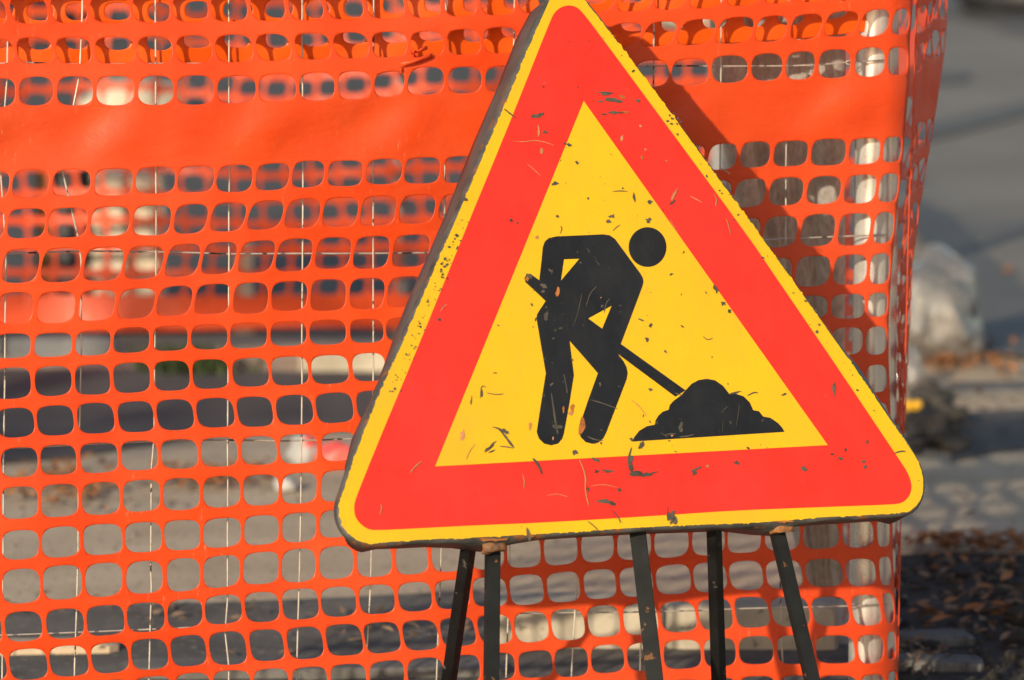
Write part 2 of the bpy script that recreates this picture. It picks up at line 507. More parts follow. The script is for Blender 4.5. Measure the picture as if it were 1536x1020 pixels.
# folded-over top of the net hanging behind the wires
bm = bmesh.new()
def flappt(x, y):
    d = .033 + .004 * math.sin(x / 66 + 1) + .003 * math.sin(x / 29 + y / 40) + max(0, (y - 30)) * .00012
    return netpt(min(x, 1366), y, d, False)
FB = [(-140, 97), (0, 96), (250, 97), (420, 94), (560, 90), (700, 84), (800, 78), (960, 70), (1100, 64), (1200, 58), (1300, 47), (1380, 40)]
fedge = lambda x: ip(FB, x)
fx = [-150 + 59.5 * i for i in range(26)]
offs = [-148, -104, -58, -14, 0]             # boundaries relative to the flap's lower edge
for k in range(4):
    for j in range(25):
        sh = 0
        xa, xb = fx[j] + sh, fx[j + 1] + sh
        xa0, xb0 = (fx[j] - sh * .2, fx[j + 1] - sh * .2)
        q = lambda u, v, xa=xa0, xb=xb0, k=k: (xa + (xb - xa) * u, fedge(xa + (xb - xa) * u) + offs[k] + (offs[k + 1] - offs[k]) * v)
        mf = lambda u, v, q=q: flappt(*q(u, v))
        if k == 3:
            cell(bm, mf, None)
        else:
            cell(bm, mf, (.5 + rnd.uniform(-.05, .05), .5 + rnd.uniform(-.05, .05), .33 + rnd.uniform(-.05, .04), .30 + rnd.uniform(-.04, .03), 2.4))
bmesh.ops.remove_doubles(bm, verts=bm.verts, dist=.0004)
fl = obj('folded_flap', bm, M['flap'], net, True)
md = fl.modifiers.new('thickness', 'SOLIDIFY')
md.thickness = .0016
# torn tag curling out of the strap near the top
bm = bmesh.new()
for (x0, y0, x1, y1, lift, wid) in ((600, 97, 648, 84, .012, 9), (618, 78, 640, 72, .020, 6), (604, 100, 600, 112, .008, 4), (622, 84, 619, 74, .022, 4)):
    prev = None
    for i in range(9):
        t = i / 8
        x, y = x0 + (x1 - x0) * t, y0 + (y1 - y0) * t
        d = -lift * math.sin(t * 2.6)
        wv = wid * (1 - .5 * t)
        a, b = bm.verts.new(netpt(x, y - wv / 2 + 2 * math.sin(5 * t), d - .002)), bm.verts.new(netpt(x, y + wv / 2, d * .6 - .002))
        if prev:
            bm.faces.new((prev[0], a, b, prev[1]))
        prev = (a, b)
tr = obj('torn_strip', bm, M['net'], net, True)
md = tr.modifiers.new('thickness', 'SOLIDIFY')
md.thickness = .0014

# ------------------------------------------------------------------ WIRE FENCE
wf = root('wire_fence', netpt(300, 1150, .02, False))
tag(wf, 'galvanised welded wire mesh fence showing through the holes of the orange net', 'wire fence')
VW = [
 [(-102, -70), (-106, 1200)],
 [(13, -70), (12, 20), (10, 120), (7, 165), (1, 260), (4, 300), (9, 380), (8, 480), (6, 640), (5, 800), (3, 1000), (1, 1200)],
 [(124, -70), (123, 20), (122, 60), (119, 112), (110, 160), (92, 250), (103, 295), (117, 355), (122, 390), (122, 520), (120, 620), (118, 720), (117, 830), (112, 1000), (109, 1200)],
 [(233, -70), (233, 20), (234, 250), (234, 450), (232, 560), (231, 655), (227, 705), (226, 850), (227, 880), (223, 1020), (220, 1200)],
 [(343, -70), (344, 250), (343, 450), (342, 600), (341, 800), (341, 900), (338, 948), (343, 1000), (343, 1200)],
 [(453, -70), (454, 270), (453, 500), (452, 700), (449, 860), (445, 1020), (441, 1200)],
 [(561, -70), (560, 270), (560, 500), (558, 760), (556, 870), (551, 970), (548, 1200)],
 [(669, -70), (667, 270), (665, 600), (662, 820), (655, 1020), (650, 1200)],
 [(772, -70), (770, 270), (767, 700), (764, 850), (759, 1010), (755, 1200)],
 [(876, -70), (873, 300), (870, 700), (866, 850), (858, 1000), (853, 1200)],
 [(981, -70), (980, 110), (975, 500), (968, 800), (961, 980), (957, 1200)],
 [(1083, -70), (1082, 50), (1081, 110), (1078, 500), (1073, 800), (1066, 1200)],
 [(1183, -70), (1183, 60), (1181, 130), (1179, 250), (1178, 400), (1174, 700), (1170, 850), (1172, 960), (1176, 1020), (1174, 1200)],
]
for w in VW:
    bm = bmesh.new()
    pts = []
    for a, b in zip(w[:-1], w[1:]):
        n = max(1, int(abs(b[1] - a[1]) / 60))
        for i in range(n):
            t = i / n
            pts.append(netpt(a[0] + (b[0] - a[0]) * t + rnd.uniform(-.5, .5), a[1] + (b[1] - a[1]) * t, .0185, False))
    pts.append(netpt(*w[-1], .0185, False))
    ring_tube(bm, pts, .0014, 6)
    obj('wire', bm, M['wire'], wf)
HW = [
 [(-110, -45), (400, -60), (1290, -100)],
 [(-110, 98), (0, 95), (40, 94), (130, 97), (200, 96), (260, 95), (400, 96), (640, 99), (760, 98), (980, 99), (1080, 99), (1180, 98.5), (1225, 97), (1275, 93), (1330, 90)],
 [(-110, 382), (8, 381), (60, 378), (130, 377), (240, 378), (345, 381), (560, 380), (640, 379), (900, 370), (1330, 352)],
 [(-110, 676), (60, 670), (250, 661), (310, 660), (420, 661), (540, 658), (800, 650), (1330, 628)],
 [(-110, 958), (10, 953), (60, 951), (150, 947), (228, 944), (400, 936), (560, 929), (760, 920), (860, 919), (990, 917), (1120, 913), (1220, 910), (1275, 909), (1330, 906)],
]
for w in HW:
    bm = bmesh.new()
    pts = []
    for a, b in zip(w[:-1], w[1:]):
        n = max(1, int(abs(b[0] - a[0]) / 50))
        for i in range(n):
            t = i / n
            pts.append(netpt(a[0] + (b[0] - a[0]) * t, a[1] + (b[1] - a[1]) * t + rnd.uniform(-.5, .5), .0212, False))
    pts.append(netpt(*w[-1], .0212, False))
    ring_tube(bm, pts, .0014, 6)
    obj('wire', bm, M['wire'], wf)
# twisted tie by the horizontal wire near the post
bm = bmesh.new()
pts = [netpt(1216 + 4 * math.sin(i * 1.3), 96 + i * 1.9, .015 + .004 * math.cos(i * 1.3), False) for i in range(10)]
pts += [netpt(1222, 114, .014, False), netpt(1226, 117, .012, False), netpt(1231, 124, .011, False)]
ring_tube(bm, pts, .0009, 5)
obj('wire_tie', bm, M['wire'], wf)
bm = bmesh.new()
pts = [netpt(1275 + 7 * math.cos(i * .9), 92 + 4 * math.sin(i * .9) + i * .5, .012 + i * .0005, False) for i in range(8)]
ring_tube(bm, pts, .001, 5)
obj('wire_tie', bm, M['wire'], wf)

# ------------------------------------------------------------------ galvanised post and chute behind the net
def galv(name, lo, hi, rough, streak=True, metal=.7):
    m, nt, b, out = newmat(name)
    co = coords(nt, (140, 140, 1.1) if streak else (14, 14, 14))
    c = ramp(nt, noisetex(nt, co, 1.0, 4, .6), [(.3, lo), (.7, hi)])
    co2 = coords(nt)
    dull = ramp(nt, noisetex(nt, co2, 25, 5, .6), [(.4, (0, 0, 0)), (.75, (.6, .6, .6))])
    c = mixc(nt, dull, c, tuple(v * .7 for v in lo))
    nt.links.new(c, b.inputs['Base Color'])
    b.inputs['Metallic'].default_value = metal
    r = ramp(nt, noisetex(nt, co2, 12, 4, .6), [(.3, (rough,) * 3), (.7, (rough + .18,) * 3)])
    nt.links.new(r, b.inputs['Roughness'])
    bump(nt, b, noisetex(nt, co, 1.0, 3, .5), .12, .003)
    return m
M['galv'] = galv('galvanised tube', (.70, .67, .61), (.90, .87, .80), .22, True, .6)
M['brushed'] = galv('brushed galvanised sheet', (.58, .53, .46), (.92, .87, .79), .34, True, .45)

def chain(a, b, n=24):
    return [a + (b - a) * (i / n) for i in range(n + 1)]
bm = bmesh.new()
top, bot = netpt(1311, -70, .055, False), netpt(1296, 1120, .055, False)
bot = bot + (bot - top) * ((bot.z + .02) / (top.z - bot.z))
ring_tube(bm, chain(top, bot), .0255, 32)
post = obj('corner_post', bm, M['galv'], None)
tag(post, 'shiny round galvanised steel post at the corner where the orange net turns away', 'post')
bm = bmesh.new()
top, bot = netpt(1336, -70, .11, False), netpt(1329, 1120, .11, False)
bot = bot + (bot - top) * ((bot.z + .02) / (top.z - bot.z))
ring_tube(bm, chain(top, bot), .013, 24)
post2 = obj('corner_post', bm, M['galv'], None)
tag(post2, 'thinner dull steel post just behind the shiny corner post, inside the net', 'post')

# chute: folded sheet with rolled rims, narrowing downwards and leaning on the fence
bm = bmesh.new()
NY = 40
def chute_frame(t):
    y = -80 + t * 975
    l = 1066 + (1205 - 1066) * max(0, (y - 100) / 780) ** 1.05 if y > 100 else 1066
    r = 1268 - 4 * t
    dep = 8.55 + .55 * t
    return at_depth(l, y, dep), at_depth(r, y, dep)
prof = []
for i in range(13):
    a = math.pi * (1.15 - i / 12 * 1.15)
    prof.append((.13 + .13 * math.cos(a), -.09 * math.sin(a)))
for i in range(1, 24):
    u = .26 + .5 * i / 24
    prof.append((u, .015 + .012 * math.sin(i * 2.1) + (.02 if i % 6 == 3 else 0)))
for i in range(13):
    a = math.pi * (1.0 - i / 12 * 1.2)
    prof.append((.88 + .12 * math.cos(a), -.10 * math.sin(a)))
grid = []
for k in range(NY + 1):
    l, r = chute_frame(k / NY)
    w = (r - l)
    nrm = Vector((-w.y, w.x, 0)).normalized()
    if nrm.y < 0:
        nrm = -nrm
    grid.append([bm.verts.new(l + w * u + nrm * (d * .19 * (.5 + .5 * w.length / .2))) for u, d in prof])
for k in range(NY):
    for i in range(len(prof) - 1):
        bm.faces.new((grid[k][i], grid[k][i + 1], grid[k + 1][i + 1], grid[k + 1][i])).smooth = True
ch = obj('metal_chute', bm, M['brushed'], None)
md = ch.modifiers.new('thickness', 'SOLIDIFY')
md.thickness = .0015
tag(ch, 'streaky brushed galvanised sheet chute with rolled rims leaning behind the net beside the corner post', 'metal chute')

# ------------------------------------------------------------------ ROAD WORKS SIGN
SA, SBL, SBR = [CAM + ray(x, y) * d for (x, y, d) in ((875, 152, 8.09408412), (652, 700, 7.86697433), (1241, 668, 8.09227563))]
SN = (SBL - SA).cross(SBR - SA).normalized()
if SN.y > 0:
    SN = -SN
SU = (SBR - SBL).normalized()
SV = SN.cross(SU).normalized()
if SV.z < 0:
    SV = -SV
SO = SBL.copy()
def s2(x, y):                                # pixel -> sign plane coordinates (metres)
    p = on_plane(x, y, SO, SN) - SO
    return (p.dot(SU), p.dot(SV))
def warp(u, v):                              # the plate is slightly buckled
    return .0022 * math.sin(u * 9 + v * 5) + .0016 * math.sin(v * 17 - u * 6 + 1)
def s3(uv, h=0.0):
    return SO + SU * uv[0] + SV * uv[1] + SN * (h)

def smooth_loop(pts, it=2):
    for _ in range(it):
        o = []
        n = len(pts)
        for i in range(n):
            a, b = pts[i], pts[(i + 1) % n]
            o += [(a[0] * .75 + b[0] * .25, a[1] * .75 + b[1] * .25), (a[0] * .25 + b[0] * .75, a[1] * .25 + b[1] * .75)]
        pts = o
    return pts

OUT = [(509, 766), (509, 757), (512, 745), (517, 732), (539, 664), (578, 570), (612, 496), (647, 414), (676, 347), (757, 158), (822, 3), (829, -4), (838, -8), (850, -10),
       (862, -8), (872, -3), (880, 4), (942, 84), (997, 157), (1069, 257), (1134, 345), (1196, 431), (1249, 506), (1277, 545), (1301, 580), (1341, 638), (1369, 678), (1378, 694),
       (1384, 714), (1385, 733), (1381, 749), (1372, 762), (1357, 769), (1297, 773), (1230, 776), (1192, 779), (1175, 782), (1084, 786), (998, 789), (899, 795), (805, 801),
       (722, 806), (640, 809), (570, 814), (553, 815), (538, 812), (525, 803), (515, 790), (510, 777)]
RED = [(531, 768), (531, 757), (534, 746), (561, 678), (625, 525), (697, 347), (757, 202), (791, 117), (826, 29), (832, 18), (841, 11), (852, 8), (863, 10), (871, 16), (890, 40),
       (983, 166), (1120, 352), (1166, 420), (1261, 559), (1350, 692), (1360, 707), (1366, 722), (1367, 735), (1362, 747), (1352, 755), (1337, 757), (1230, 761), (1100, 766),
       (998, 773), (818, 784), (717, 788), (640, 792), (561, 796), (549, 793), (538, 784), (533, 776)]
INN = [(875, 152), (652, 700), (1241, 668)]
Z = lambda *p: [(740 + x / 2.616, 310 + y / 2.616) for x, y in p]
MAN = Z((178, 290), (186, 222), (192, 160), (200, 138), (215, 125), (245, 118), (340, 114), (430, 110), (455, 114), (475, 128), (530, 203), (575, 264), (584, 280), (587, 297), (582, 316), (540, 428),
        (498, 540), (752, 722), (712, 747), (487, 580), (508, 607), (521, 632), (525, 655), (521, 678), (480, 785), (440, 890), (428, 912), (408, 928), (386, 932), (360, 925), (341, 906), (333, 880), (338, 855),
        (372, 755), (408, 655), (352, 590), (297, 528), (306, 600), (314, 662), (296, 775), (275, 890), (268, 912), (252, 931), (225, 938), (197, 931), (177, 912), (168, 885), (184, 780), (204, 655), (186, 550),
        (169, 450), (169, 425), (181, 405), (203, 372), (175, 345), (124, 298), (120, 282), (128, 268), (142, 264))
HOLE1 = Z((275, 208), (335, 206), (263, 292))
HOLE2 = Z((462, 390), (425, 480), (370, 440))
HEAD = Z(*[(603 + 74 * math.cos(i * math.pi / 24), 160 + 78 * math.sin(i * math.pi / 24)) for i in range(48)])
PILE = Z((543, 923), (551, 905), (570, 881), (600, 863), (631, 857), (634, 840), (645, 822), (662, 806), (686, 798), (690, 780), (703, 765), (735, 741), (752, 722), (775, 697), (803, 682), (835, 677), (868, 683),
         (898, 704), (925, 738), (950, 736), (980, 746), (1004, 770), (1017, 800), (1040, 804), (1056, 825), (1085, 830), (1114, 850), (1130, 868), (1140, 885))

def flat(bm, polys, h, mat=0, grid=True):
    loops = [[s3(s2(*p), 0) for p in poly] for poly in polys]
    uv = [[s2(*p) for p in poly] for poly in polys]
    flatv = [v for l in uv for v in l]
    tris = tessellate_polygon([[Vector((a, b, 0)) for a, b in l] for l in uv])
    vs = [bm.verts.new(s3(v, h)) for v in flatv]
    for t in tris:
        try:
            f = bm.faces.new([vs[i] for i in t])
        except ValueError:
            continue
        f.normal_update()
        if f.normal.dot(SN) < 0:
            f.normal_flip()
        f.material_index = mat

sign = root('road_works_sign', ground(940, 1215))
tag(sign, 'scuffed red and yellow triangular road works sign standing on dark steel legs', 'road sign')
# --- steel backing with a bent flange
outl = [s2(*p) for p in smooth_loop(OUT, 1)]
NO = len(outl)
def offset_loop(loop, d):
    n = len(loop)
    area = sum(loop[i][0] * loop[(i + 1) % n][1] - loop[(i + 1) % n][0] * loop[i][1] for i in range(n))
    sg = 1 if area > 0 else -1
    o = []
    for i in range(n):
        a, b = loop[i - 2], loop[(i + 2) % n]
        t = Vector((b[0] - a[0], b[1] - a[1])).normalized()
        dd = d(i) if callable(d) else d
        o.append((loop[i][0] + t.y * dd * sg, loop[i][1] - t.x * dd * sg))
    return o
px_of = [p for p in smooth_loop(OUT, 1)]
def bulge(i):
    x, y = px_of[i]
    g = lambda cx_, cy_, s, a: a * math.exp(-(((x - cx_) ** 2 + (y - cy_) ** 2) / s ** 2))
    return g(745, 806, 40, .012) + g(1172, 782, 30, .013) + g(1285, 560, 45, .016) + g(1340, 640, 60, .010) + g(800, 70, 60, .006) + g(740, 200, 50, .004)
def tuck(i):
    x, y = px_of[i]
    low = -.006 if y > 768 and 570 < x < 1350 else 0
    return low - .026 * math.exp(-(((x - 512) / 45) ** 2 + ((y - 765) / 85) ** 2)) - .007 * math.exp(-(((x - 580) / 60) ** 2 + ((y - 570) / 90) ** 2))
bm = bmesh.new()
def jig(a, s):
    return lambda i: a + s * noise.noise(Vector((px_of[i][0] / 34, px_of[i][1] / 34, a * 90)))
loops = [
 [s3(p, .0000) for p in offset_loop(outl, -.004)],
 [s3(p, -.0004) for p in offset_loop(outl, jig(.0012, .0014))],
 [s3(p, -.004) for p in offset_loop(outl, jig(.0042, .0022))],
 [s3(p, -.010) for p in offset_loop(outl, lambda i: .0046 + bulge(i) * .45)],
 [s3(p, -.032) for p in offset_loop(outl, lambda i: .0046 + bulge(i) + tuck(i) * .75 + .0018 * noise.noise(Vector((i * .21, 0, 3))))],
 [s3(p, -.064) for p in offset_loop(outl, lambda i: .004 + bulge(i) * .9 + tuck(i) * 1.2 + .003 * noise.noise(Vector((i * .16, 5, 0))))],
 [s3(p, -.065) for p in offset_loop(outl, -.022)],
]
rings = [[bm.verts.new(p) for p in l] for l in loops]
for a, b, mi in zip(rings[:-1], rings[1:], (1, 1, 1, 0, 0, 0)):
    for i in range(NO):
        f = bm.faces.new((a[i], a[(i + 1) % NO], b[(i + 1) % NO], b[i]))
        f.material_index = mi
        f.smooth = True
bm.faces.new(rings[0])
bmesh.ops.recalc_face_normals(bm, faces=bm.faces)
obj('backing_plate', bm, [M['steel'], M['rim']], sign)
# --- sheeting
def ragged(pts, amp):
    o = []
    n = len(pts)
    for i in range(n):
        a, b = pts[i], pts[(i + 1) % n]
        L = math.hypot(b[0] - a[0], b[1] - a[1])
        m = max(1, int(L / 3))
        for k in range(m):
            t = k / m
            x, y = a[0] + (b[0] - a[0]) * t, a[1] + (b[1] - a[1]) * t
            dx, dy = (b[1] - a[1]) / L, -(b[0] - a[0]) / L
            e = noise.noise(Vector((x / 9, y / 9, 0))) * .5 + noise.noise(Vector((x / 3.2, y / 3.2, 4))) * .5
            big = noise.noise(Vector((x / 60, y / 60, 8)))
            e = -max(0, e + .35 * big) * amp * 2.2
            o.append((x + dx * e * -1, y + dy * e * -1))
    return o
def inward_sign():
    n = len(OUT)
    return 1 if sum(OUT[i][0] * OUT[(i + 1) % n][1] - OUT[(i + 1) % n][0] * OUT[i][1] for i in range(n)) > 0 else -1
sgn = inward_sign()
bm = bmesh.new()
flat(bm, [ragged(smooth_loop(OUT, 1), 2.0 * sgn)], .0006, 0)
flat(bm, [smooth_loop(RED, 1)], .0011, 1)
flat(bm, [INN], .0016, 0)
# --- chips and scratches on the sheeting
def blob(bm, x, y, rx, ry, ang, mat, h, n=11, rough=.45):
    pts = []
    ca, sa = math.cos(ang), math.sin(ang)
    ph = rnd.uniform(0, 99)
    for i in range(n):
        a = i * 2 * math.pi / n
        k = 1 + rough * (noise.noise(Vector((math.cos(a) * 1.7, math.sin(a) * 1.7, ph))) * 1.6)
        px, py = rx * k * math.cos(a), ry * k * math.sin(a)
        pts.append((x + px * ca - py * sa, y + px * sa + py * ca))
    flat(bm, [pts], h, mat)
def streak(bm, pts, w, mat, h):
    for _ in range(2 if len(pts) > 2 else 0):
        o = [pts[0]]
        for a, b in zip(pts[:-1], pts[1:]):
            o += [(a[0] * .75 + b[0] * .25, a[1] * .75 + b[1] * .25), (a[0] * .25 + b[0] * .75, a[1] * .25 + b[1] * .75)]
        pts = o + [pts[-1]]
    l, r = [], []
    n = len(pts)
    for i, p in enumerate(pts):
        a, b = pts[max(i - 1, 0)], pts[min(i + 1, n - 1)]
        L = math.hypot(b[0] - a[0], b[1] - a[1]) or 1
        nx, ny = (b[1] - a[1]) / L, -(b[0] - a[0]) / L
        ww = w * (.25 + .75 * math.sin(math.pi * (i + .35) / (n - .3))) * rnd.uniform(.7, 1.2) / 2
        l.append((p[0] + nx * ww, p[1] + ny * ww))
        r.append((p[0] - nx * ww, p[1] - ny * ww))
    flat(bm, [l + r[::-1]], h, mat)
H = .0026
CH, RU, SCR = 2, 3, 4
BLOBS = [  # x, y, rx, ry, angle, material
 (908, 141, 11, 3.5, .1, CH), (918, 150, 14, 4, .12, CH), (932, 146, 6, 2.5, .2, RU), (900, 153, 5, 2, 0, CH), (922, 170, 12, 3.5, -.1, CH), (936, 169, 6, 2, 0, RU), (956, 152, 5, 3, .2, CH), (905, 172, 5, 1.5, 0, CH),
 (803, 175, 8, 3, -.2, CH), (811, 172, 4, 2.5, 0, CH), (817, 199, 5, 4, .4, CH), (806, 198, 1.8, 6, .2, RU), (811, 227, 3, 4, .2, SCR), (852, 218, 5, 3.5, .5, CH), (846, 216, 3, 2, 0, CH), (865, 245, 4, 2.2, .6, CH),
 (833, 275, 5, 4, .5, CH), (829, 277, 4, 2, -.4, CH), (835, 325, 3, 2.4, .3, CH), (915, 326, 6, 4, -.4, CH), (912, 333, 4, 3, .2, CH), (971, 331, 4, 5, -.6, CH), (974, 303, 5, 5, .3, CH), (881, 298, 2, 3, 0, CH),
 (1010, 293, 10, 2.4, -1.0, SCR), (1008, 304, 6, 2, -.6, CH), (960, 190, 3, 2, 0, SCR), (932, 208, 2.4, 5, .2, SCR), (967, 225, 2, 2, 0, SCR), (999, 242, 2, 2, 0, SCR), (962, 237, 3, 3, .4, RU),
 (1073, 435, 3.5, 8, -.4, CH), (1084, 456, 5, 4, .4, CH), (1093, 467, 3, 4, -.5, CH), (1250, 583, 4, 13, .05, CH), (1251, 577, 2, 5, 0, RU),
 (1205, 704, 5, 4, .3, CH), (1104, 695, 5, 4, .5, CH), (1247, 682, 2.4, 2, 0, CH), (1260, 688, 4, 3, .4, CH), (1267, 675, 2.4, 4, .2, CH), (1294, 693, 3, 4, .3, CH), (1296, 701, 3, 4, 0, CH), (1300, 663, 2.6, 4, .4, CH),
 (945, 690, 4, 9, .2, CH), (952, 711, 9, 5, .1, CH), (967, 713, 11, 3, -.1, CH), (947, 702, 3.5, 7, -.2, CH), (910, 707, 8, 3, .05, CH), (894, 708, 4, 3, 0, CH), (907, 753, 14, 3.6, .05, CH), (918, 757, 5, 2.6, 0, CH),
 (881, 734, 2.6, 5, -.3, CH), (928, 735, 4, 3, 0, CH), (893, 690, 6, 3, .3, CH), (1040, 709, 4, 7, .2, CH), (1046, 703, 6, 2, -.3, CH), (1006, 775, 7, 10, .05, CH), (1009, 782, 6, 8, 0, CH), (862, 679, 4, 5, .4, CH),
 (730, 675, 6, 2.4, -.8, CH), (738, 668, 8, 2.2, -.9, CH), (736, 678, 7, 2, -.3, CH), (757, 648, 6, 4, .6, CH), (693, 652, 4, 12, .1, SCR), (858, 612, 4, 9, .1, RU), (855, 620, 4, 4, 0, SCR), (975, 585, 4, 3, .3, CH),
 (961, 668, 3.4, 8, .3, CH), (946, 660, 4, 2.4, .5, CH), (969, 510, 3, 4, 0, CH), (997, 528, 3, 2.4, .5, CH), (975, 489, 3, 4, .4, CH), (1022, 490, 3, 1.6, .4, CH), (960, 480, 6, 1.4, .3, CH),
 (1100, 590, 12, 1.4, -.2, CH), (1175, 592, 5, 1.6, -.4, CH), (775, 335, 2, 2, 0, CH), (805, 357, 3.4, 3.4, 0, SCR), (794, 640, 2, 7, .1, SCR), (742, 560, 3, 1.4, 0, CH), (722, 590, 1.6, 8, .1, CH), (706, 602, 1.6, 7, .15, CH),
 (792, 803, 3, 12, -.15, CH), (740, 810, 20, 3.2, -.03, RU), (1175, 783, 16, 2.6, -.03, RU), (795, 804, 5, 2.4, 0, RU), (697, 300, 3, 3, 0, CH), (1060, 700, 3, 2, 0, SCR),
]
for x, y, rx, ry, a, mt in BLOBS:
    blob(bm, x, y, rx * .86, ry * .8, a, mt, H, 13, .6)
STREAKS = [
 ([(745, 642), (756, 654), (766, 668), (770, 672)], 3.4, CH), ([(738, 641), (752, 645), (762, 652)], 2.2, CH), ([(748, 670), (760, 671), (769, 673)], 1.8, CH), ([(798, 688), (806, 697), (812, 712)], 4, CH),
 ([(946, 672), (941, 690), (944, 706), (955, 716), (985, 708)], 3.6, CH), ([(729, 590), (745, 593), (755, 591)], 1.3, CH), ([(719, 598), (721, 578), (728, 582)], 1.3, CH),
 ([(839, 351), (842, 344), (840, 340)], 1.6, CH), ([(918, 347), (924, 341), (929, 338)], 1.2, CH), ([(918, 288), (930, 287), (940, 288)], 1.6, CH), ([(1053, 505), (1060, 511), (1068, 508)], 1.2, CH), ([(1120, 594), (1130, 589), (1136, 590)], 2, CH),
 ([(768, 212), (785, 214), (800, 211), (817, 214), (830, 219)], 1.3, SCR), ([(790, 247), (800, 255), (810, 265)], 1.2, SCR), ([(755, 164), (765, 172), (773, 178)], 2.0, CH), ([(806, 188), (808, 200), (806, 206)], 2.4, SCR),
 ([(614, 710), (622, 700), (632, 692)], 2, SCR), ([(569, 772), (572, 762), (570, 757)], 2, SCR), ([(783, 712), (786, 724), (784, 734)], 1.2, SCR), ([(868, 690), (878, 715), (876, 735), (882, 760)], 2.2, SCR),
 ([(885, 730), (905, 727), (925, 732)], 1.2, SCR), ([(820, 744), (835, 741), (850, 746)], 1.2, SCR), ([(1016, 350), (1008, 338), (1004, 330)], 1.2, SCR),
 ([(1095, 352), (1092, 340), (1088, 328)], 1.5, SCR), ([(1034, 295), (1046, 301), (1052, 305)], 1.4, SCR), ([(1072, 310), (1074, 300), (1070, 292)], 1.6, SCR), ([(660, 468), (664, 460), (670, 458)], 1.2, SCR),
 ([(1339, 681), (1350, 677), (1357, 678)], 2, CH), ([(1080, 253), (1088, 257), (1094, 262)], 1.5, CH), ([(1092, 292), (1102, 296), (1108, 300)], 1.5, CH), ([(916, 765), (926, 776), (930, 785)], 1.8, CH), ([(880, 782), (890, 790), (896, 796)], 1.4, CH),
 ([(945, 600), (960, 612), (968, 625)], 1.2, SCR), ([(1000, 760), (1001, 780)], 1.5, CH), ([(698, 690), (704, 676), (711, 668)], 1.2, SCR),
]
for p, w, mt in STREAKS:
    streak(bm, p, w, mt, H + .0003)
# peppered black specks along the left edge, fewer elsewhere
for i in range(130):
    t = rnd.random()
    y = 330 + (590 - 330) * t if i < 90 else rnd.uniform(60, 800)
    if i < 90:
        x = 676 + (y - 347) * -.412 + abs(rnd.gauss(0, 11)) + 5
    elif i < 110:
        y = rnd.uniform(20, 660)
        x = 880 + (y - 4) * .726 - abs(rnd.gauss(0, 6)) - 5
    else:
        x = 850 + rnd.uniform(-.46, .62) * y
        if y < 40 or x < 843 - .4 * (y + 20):
            continue
    s = abs(rnd.gauss(0, .7)) + .55
    blob(bm, x, y, s, s * rnd.uniform(.6, 1.4), rnd.random() * 3, rnd.choice((CH, CH, 5)), H, 6)
for (x, y) in ((1056, 172), (1062, 178), (1060, 186), (1066, 184), (1012, 178), (1008, 174), (1011, 186), (1005, 182), (1148, 387), (1227, 466), (1233, 488), (1212, 452), (1290, 586)):
    blob(bm, x - (46 if x > 1050 and y < 190 else 5), y, 2.2, 1.6, .5, 5, H, 7)
# small dull scuffs scattered over the yellow field
for i in range(34):
    y = rnd.uniform(260, 680)
    hw = (y - 152) / 548
    x = 875 + (-223 + rnd.random() * 589) * hw
    s = abs(rnd.gauss(0, 1)) + .7
    blob(bm, x, y, s * rnd.uniform(.8, 2.2), s * .7, rnd.random() * 3, rnd.choice((CH, SCR, CH)), H, 7)
obj('sign_face', bm, [M['yellow'], M['red'], M['chip'], M['rust'], M['scratch'], M['rim']], sign)
# --- pictogram
bm = bmesh.new()
flat(bm, [MAN, HOLE1, HOLE2], .0021, 0)
flat(bm, [HEAD], .0021, 0)
for a in (
 ([(826, 590), (829, 612), (833, 640), (836, 652)], 3), ([(845, 562), (850, 590)], 2), ([(884, 600), (905, 606), (925, 614)], 1.6), ([(878, 460), (884, 440), (894, 430)], 1.4), ([(858, 492), (866, 470), (872, 440)], 1.2),
 ([(905, 470), (908, 455), (914, 448)], 1.6), ([(828, 405), (826, 412)], 2), ([(880, 374), (884, 380)], 2), ([(880, 655), (890, 660), (904, 662)], 1.8), ([(893, 392), (898, 398)], 1.6), ([(1012, 590), (1022, 594)], 2.4)):
    streak(bm, a[0], a[1], 1, .0026)
for a in ((836, 438, 3, 7, .1, 2), (793, 415, 5, 3, .6, 1), (790, 419, 3, 4, 0, 2), (818, 475, 3, 6, .2, 1), (835, 641, 8, 3, .1, 1), (872, 640, 5, 12, .15, 2), (844, 615, 1.5, 5, 0, 2), (815, 430, 6, 3, .5, 1), (814, 438, 3, 2, 0, 1), (825, 407, 4, 2, .5, 1),
          (840, 493, 3, 2, 0, 1), (899, 577, 1.5, 4, 0, 1), (902, 460, 2, 2, 0, 1), (870, 395, 2, 1.4, 0, 1), (857, 540, 3, 1.4, .4, 1)):
    blob(bm, *a[:5], a[5], .0027, 9)
obj('worker_symbol', bm, [M['black'], M['chip'], M['rust']], sign)
bm = bmesh.new()
flat(bm, [PILE], .0023, 0)
for a in (([(1018, 656), (1030, 655), (1040, 652)], 1.8), ([(1103, 640), (1106, 622), (1108, 608)], 1.0), ([(990, 650), (1000, 656)], 2), ([(1080, 620), (1090, 610)], 1), ([(1082, 650), (1084, 630)], .8)):
    streak(bm, a[0], a[1], 1, .0028)
for a in ((1020, 640, 3, 7, .2, 1), (1004, 652, 8, 1.6, -.1, 1), (1021, 646, 2, 3, 0, 1)):
    blob(bm, *a[:5], a[5], .0028, 9)
obj('rubble_symbol', bm, [M['black'], M['chip']], sign)
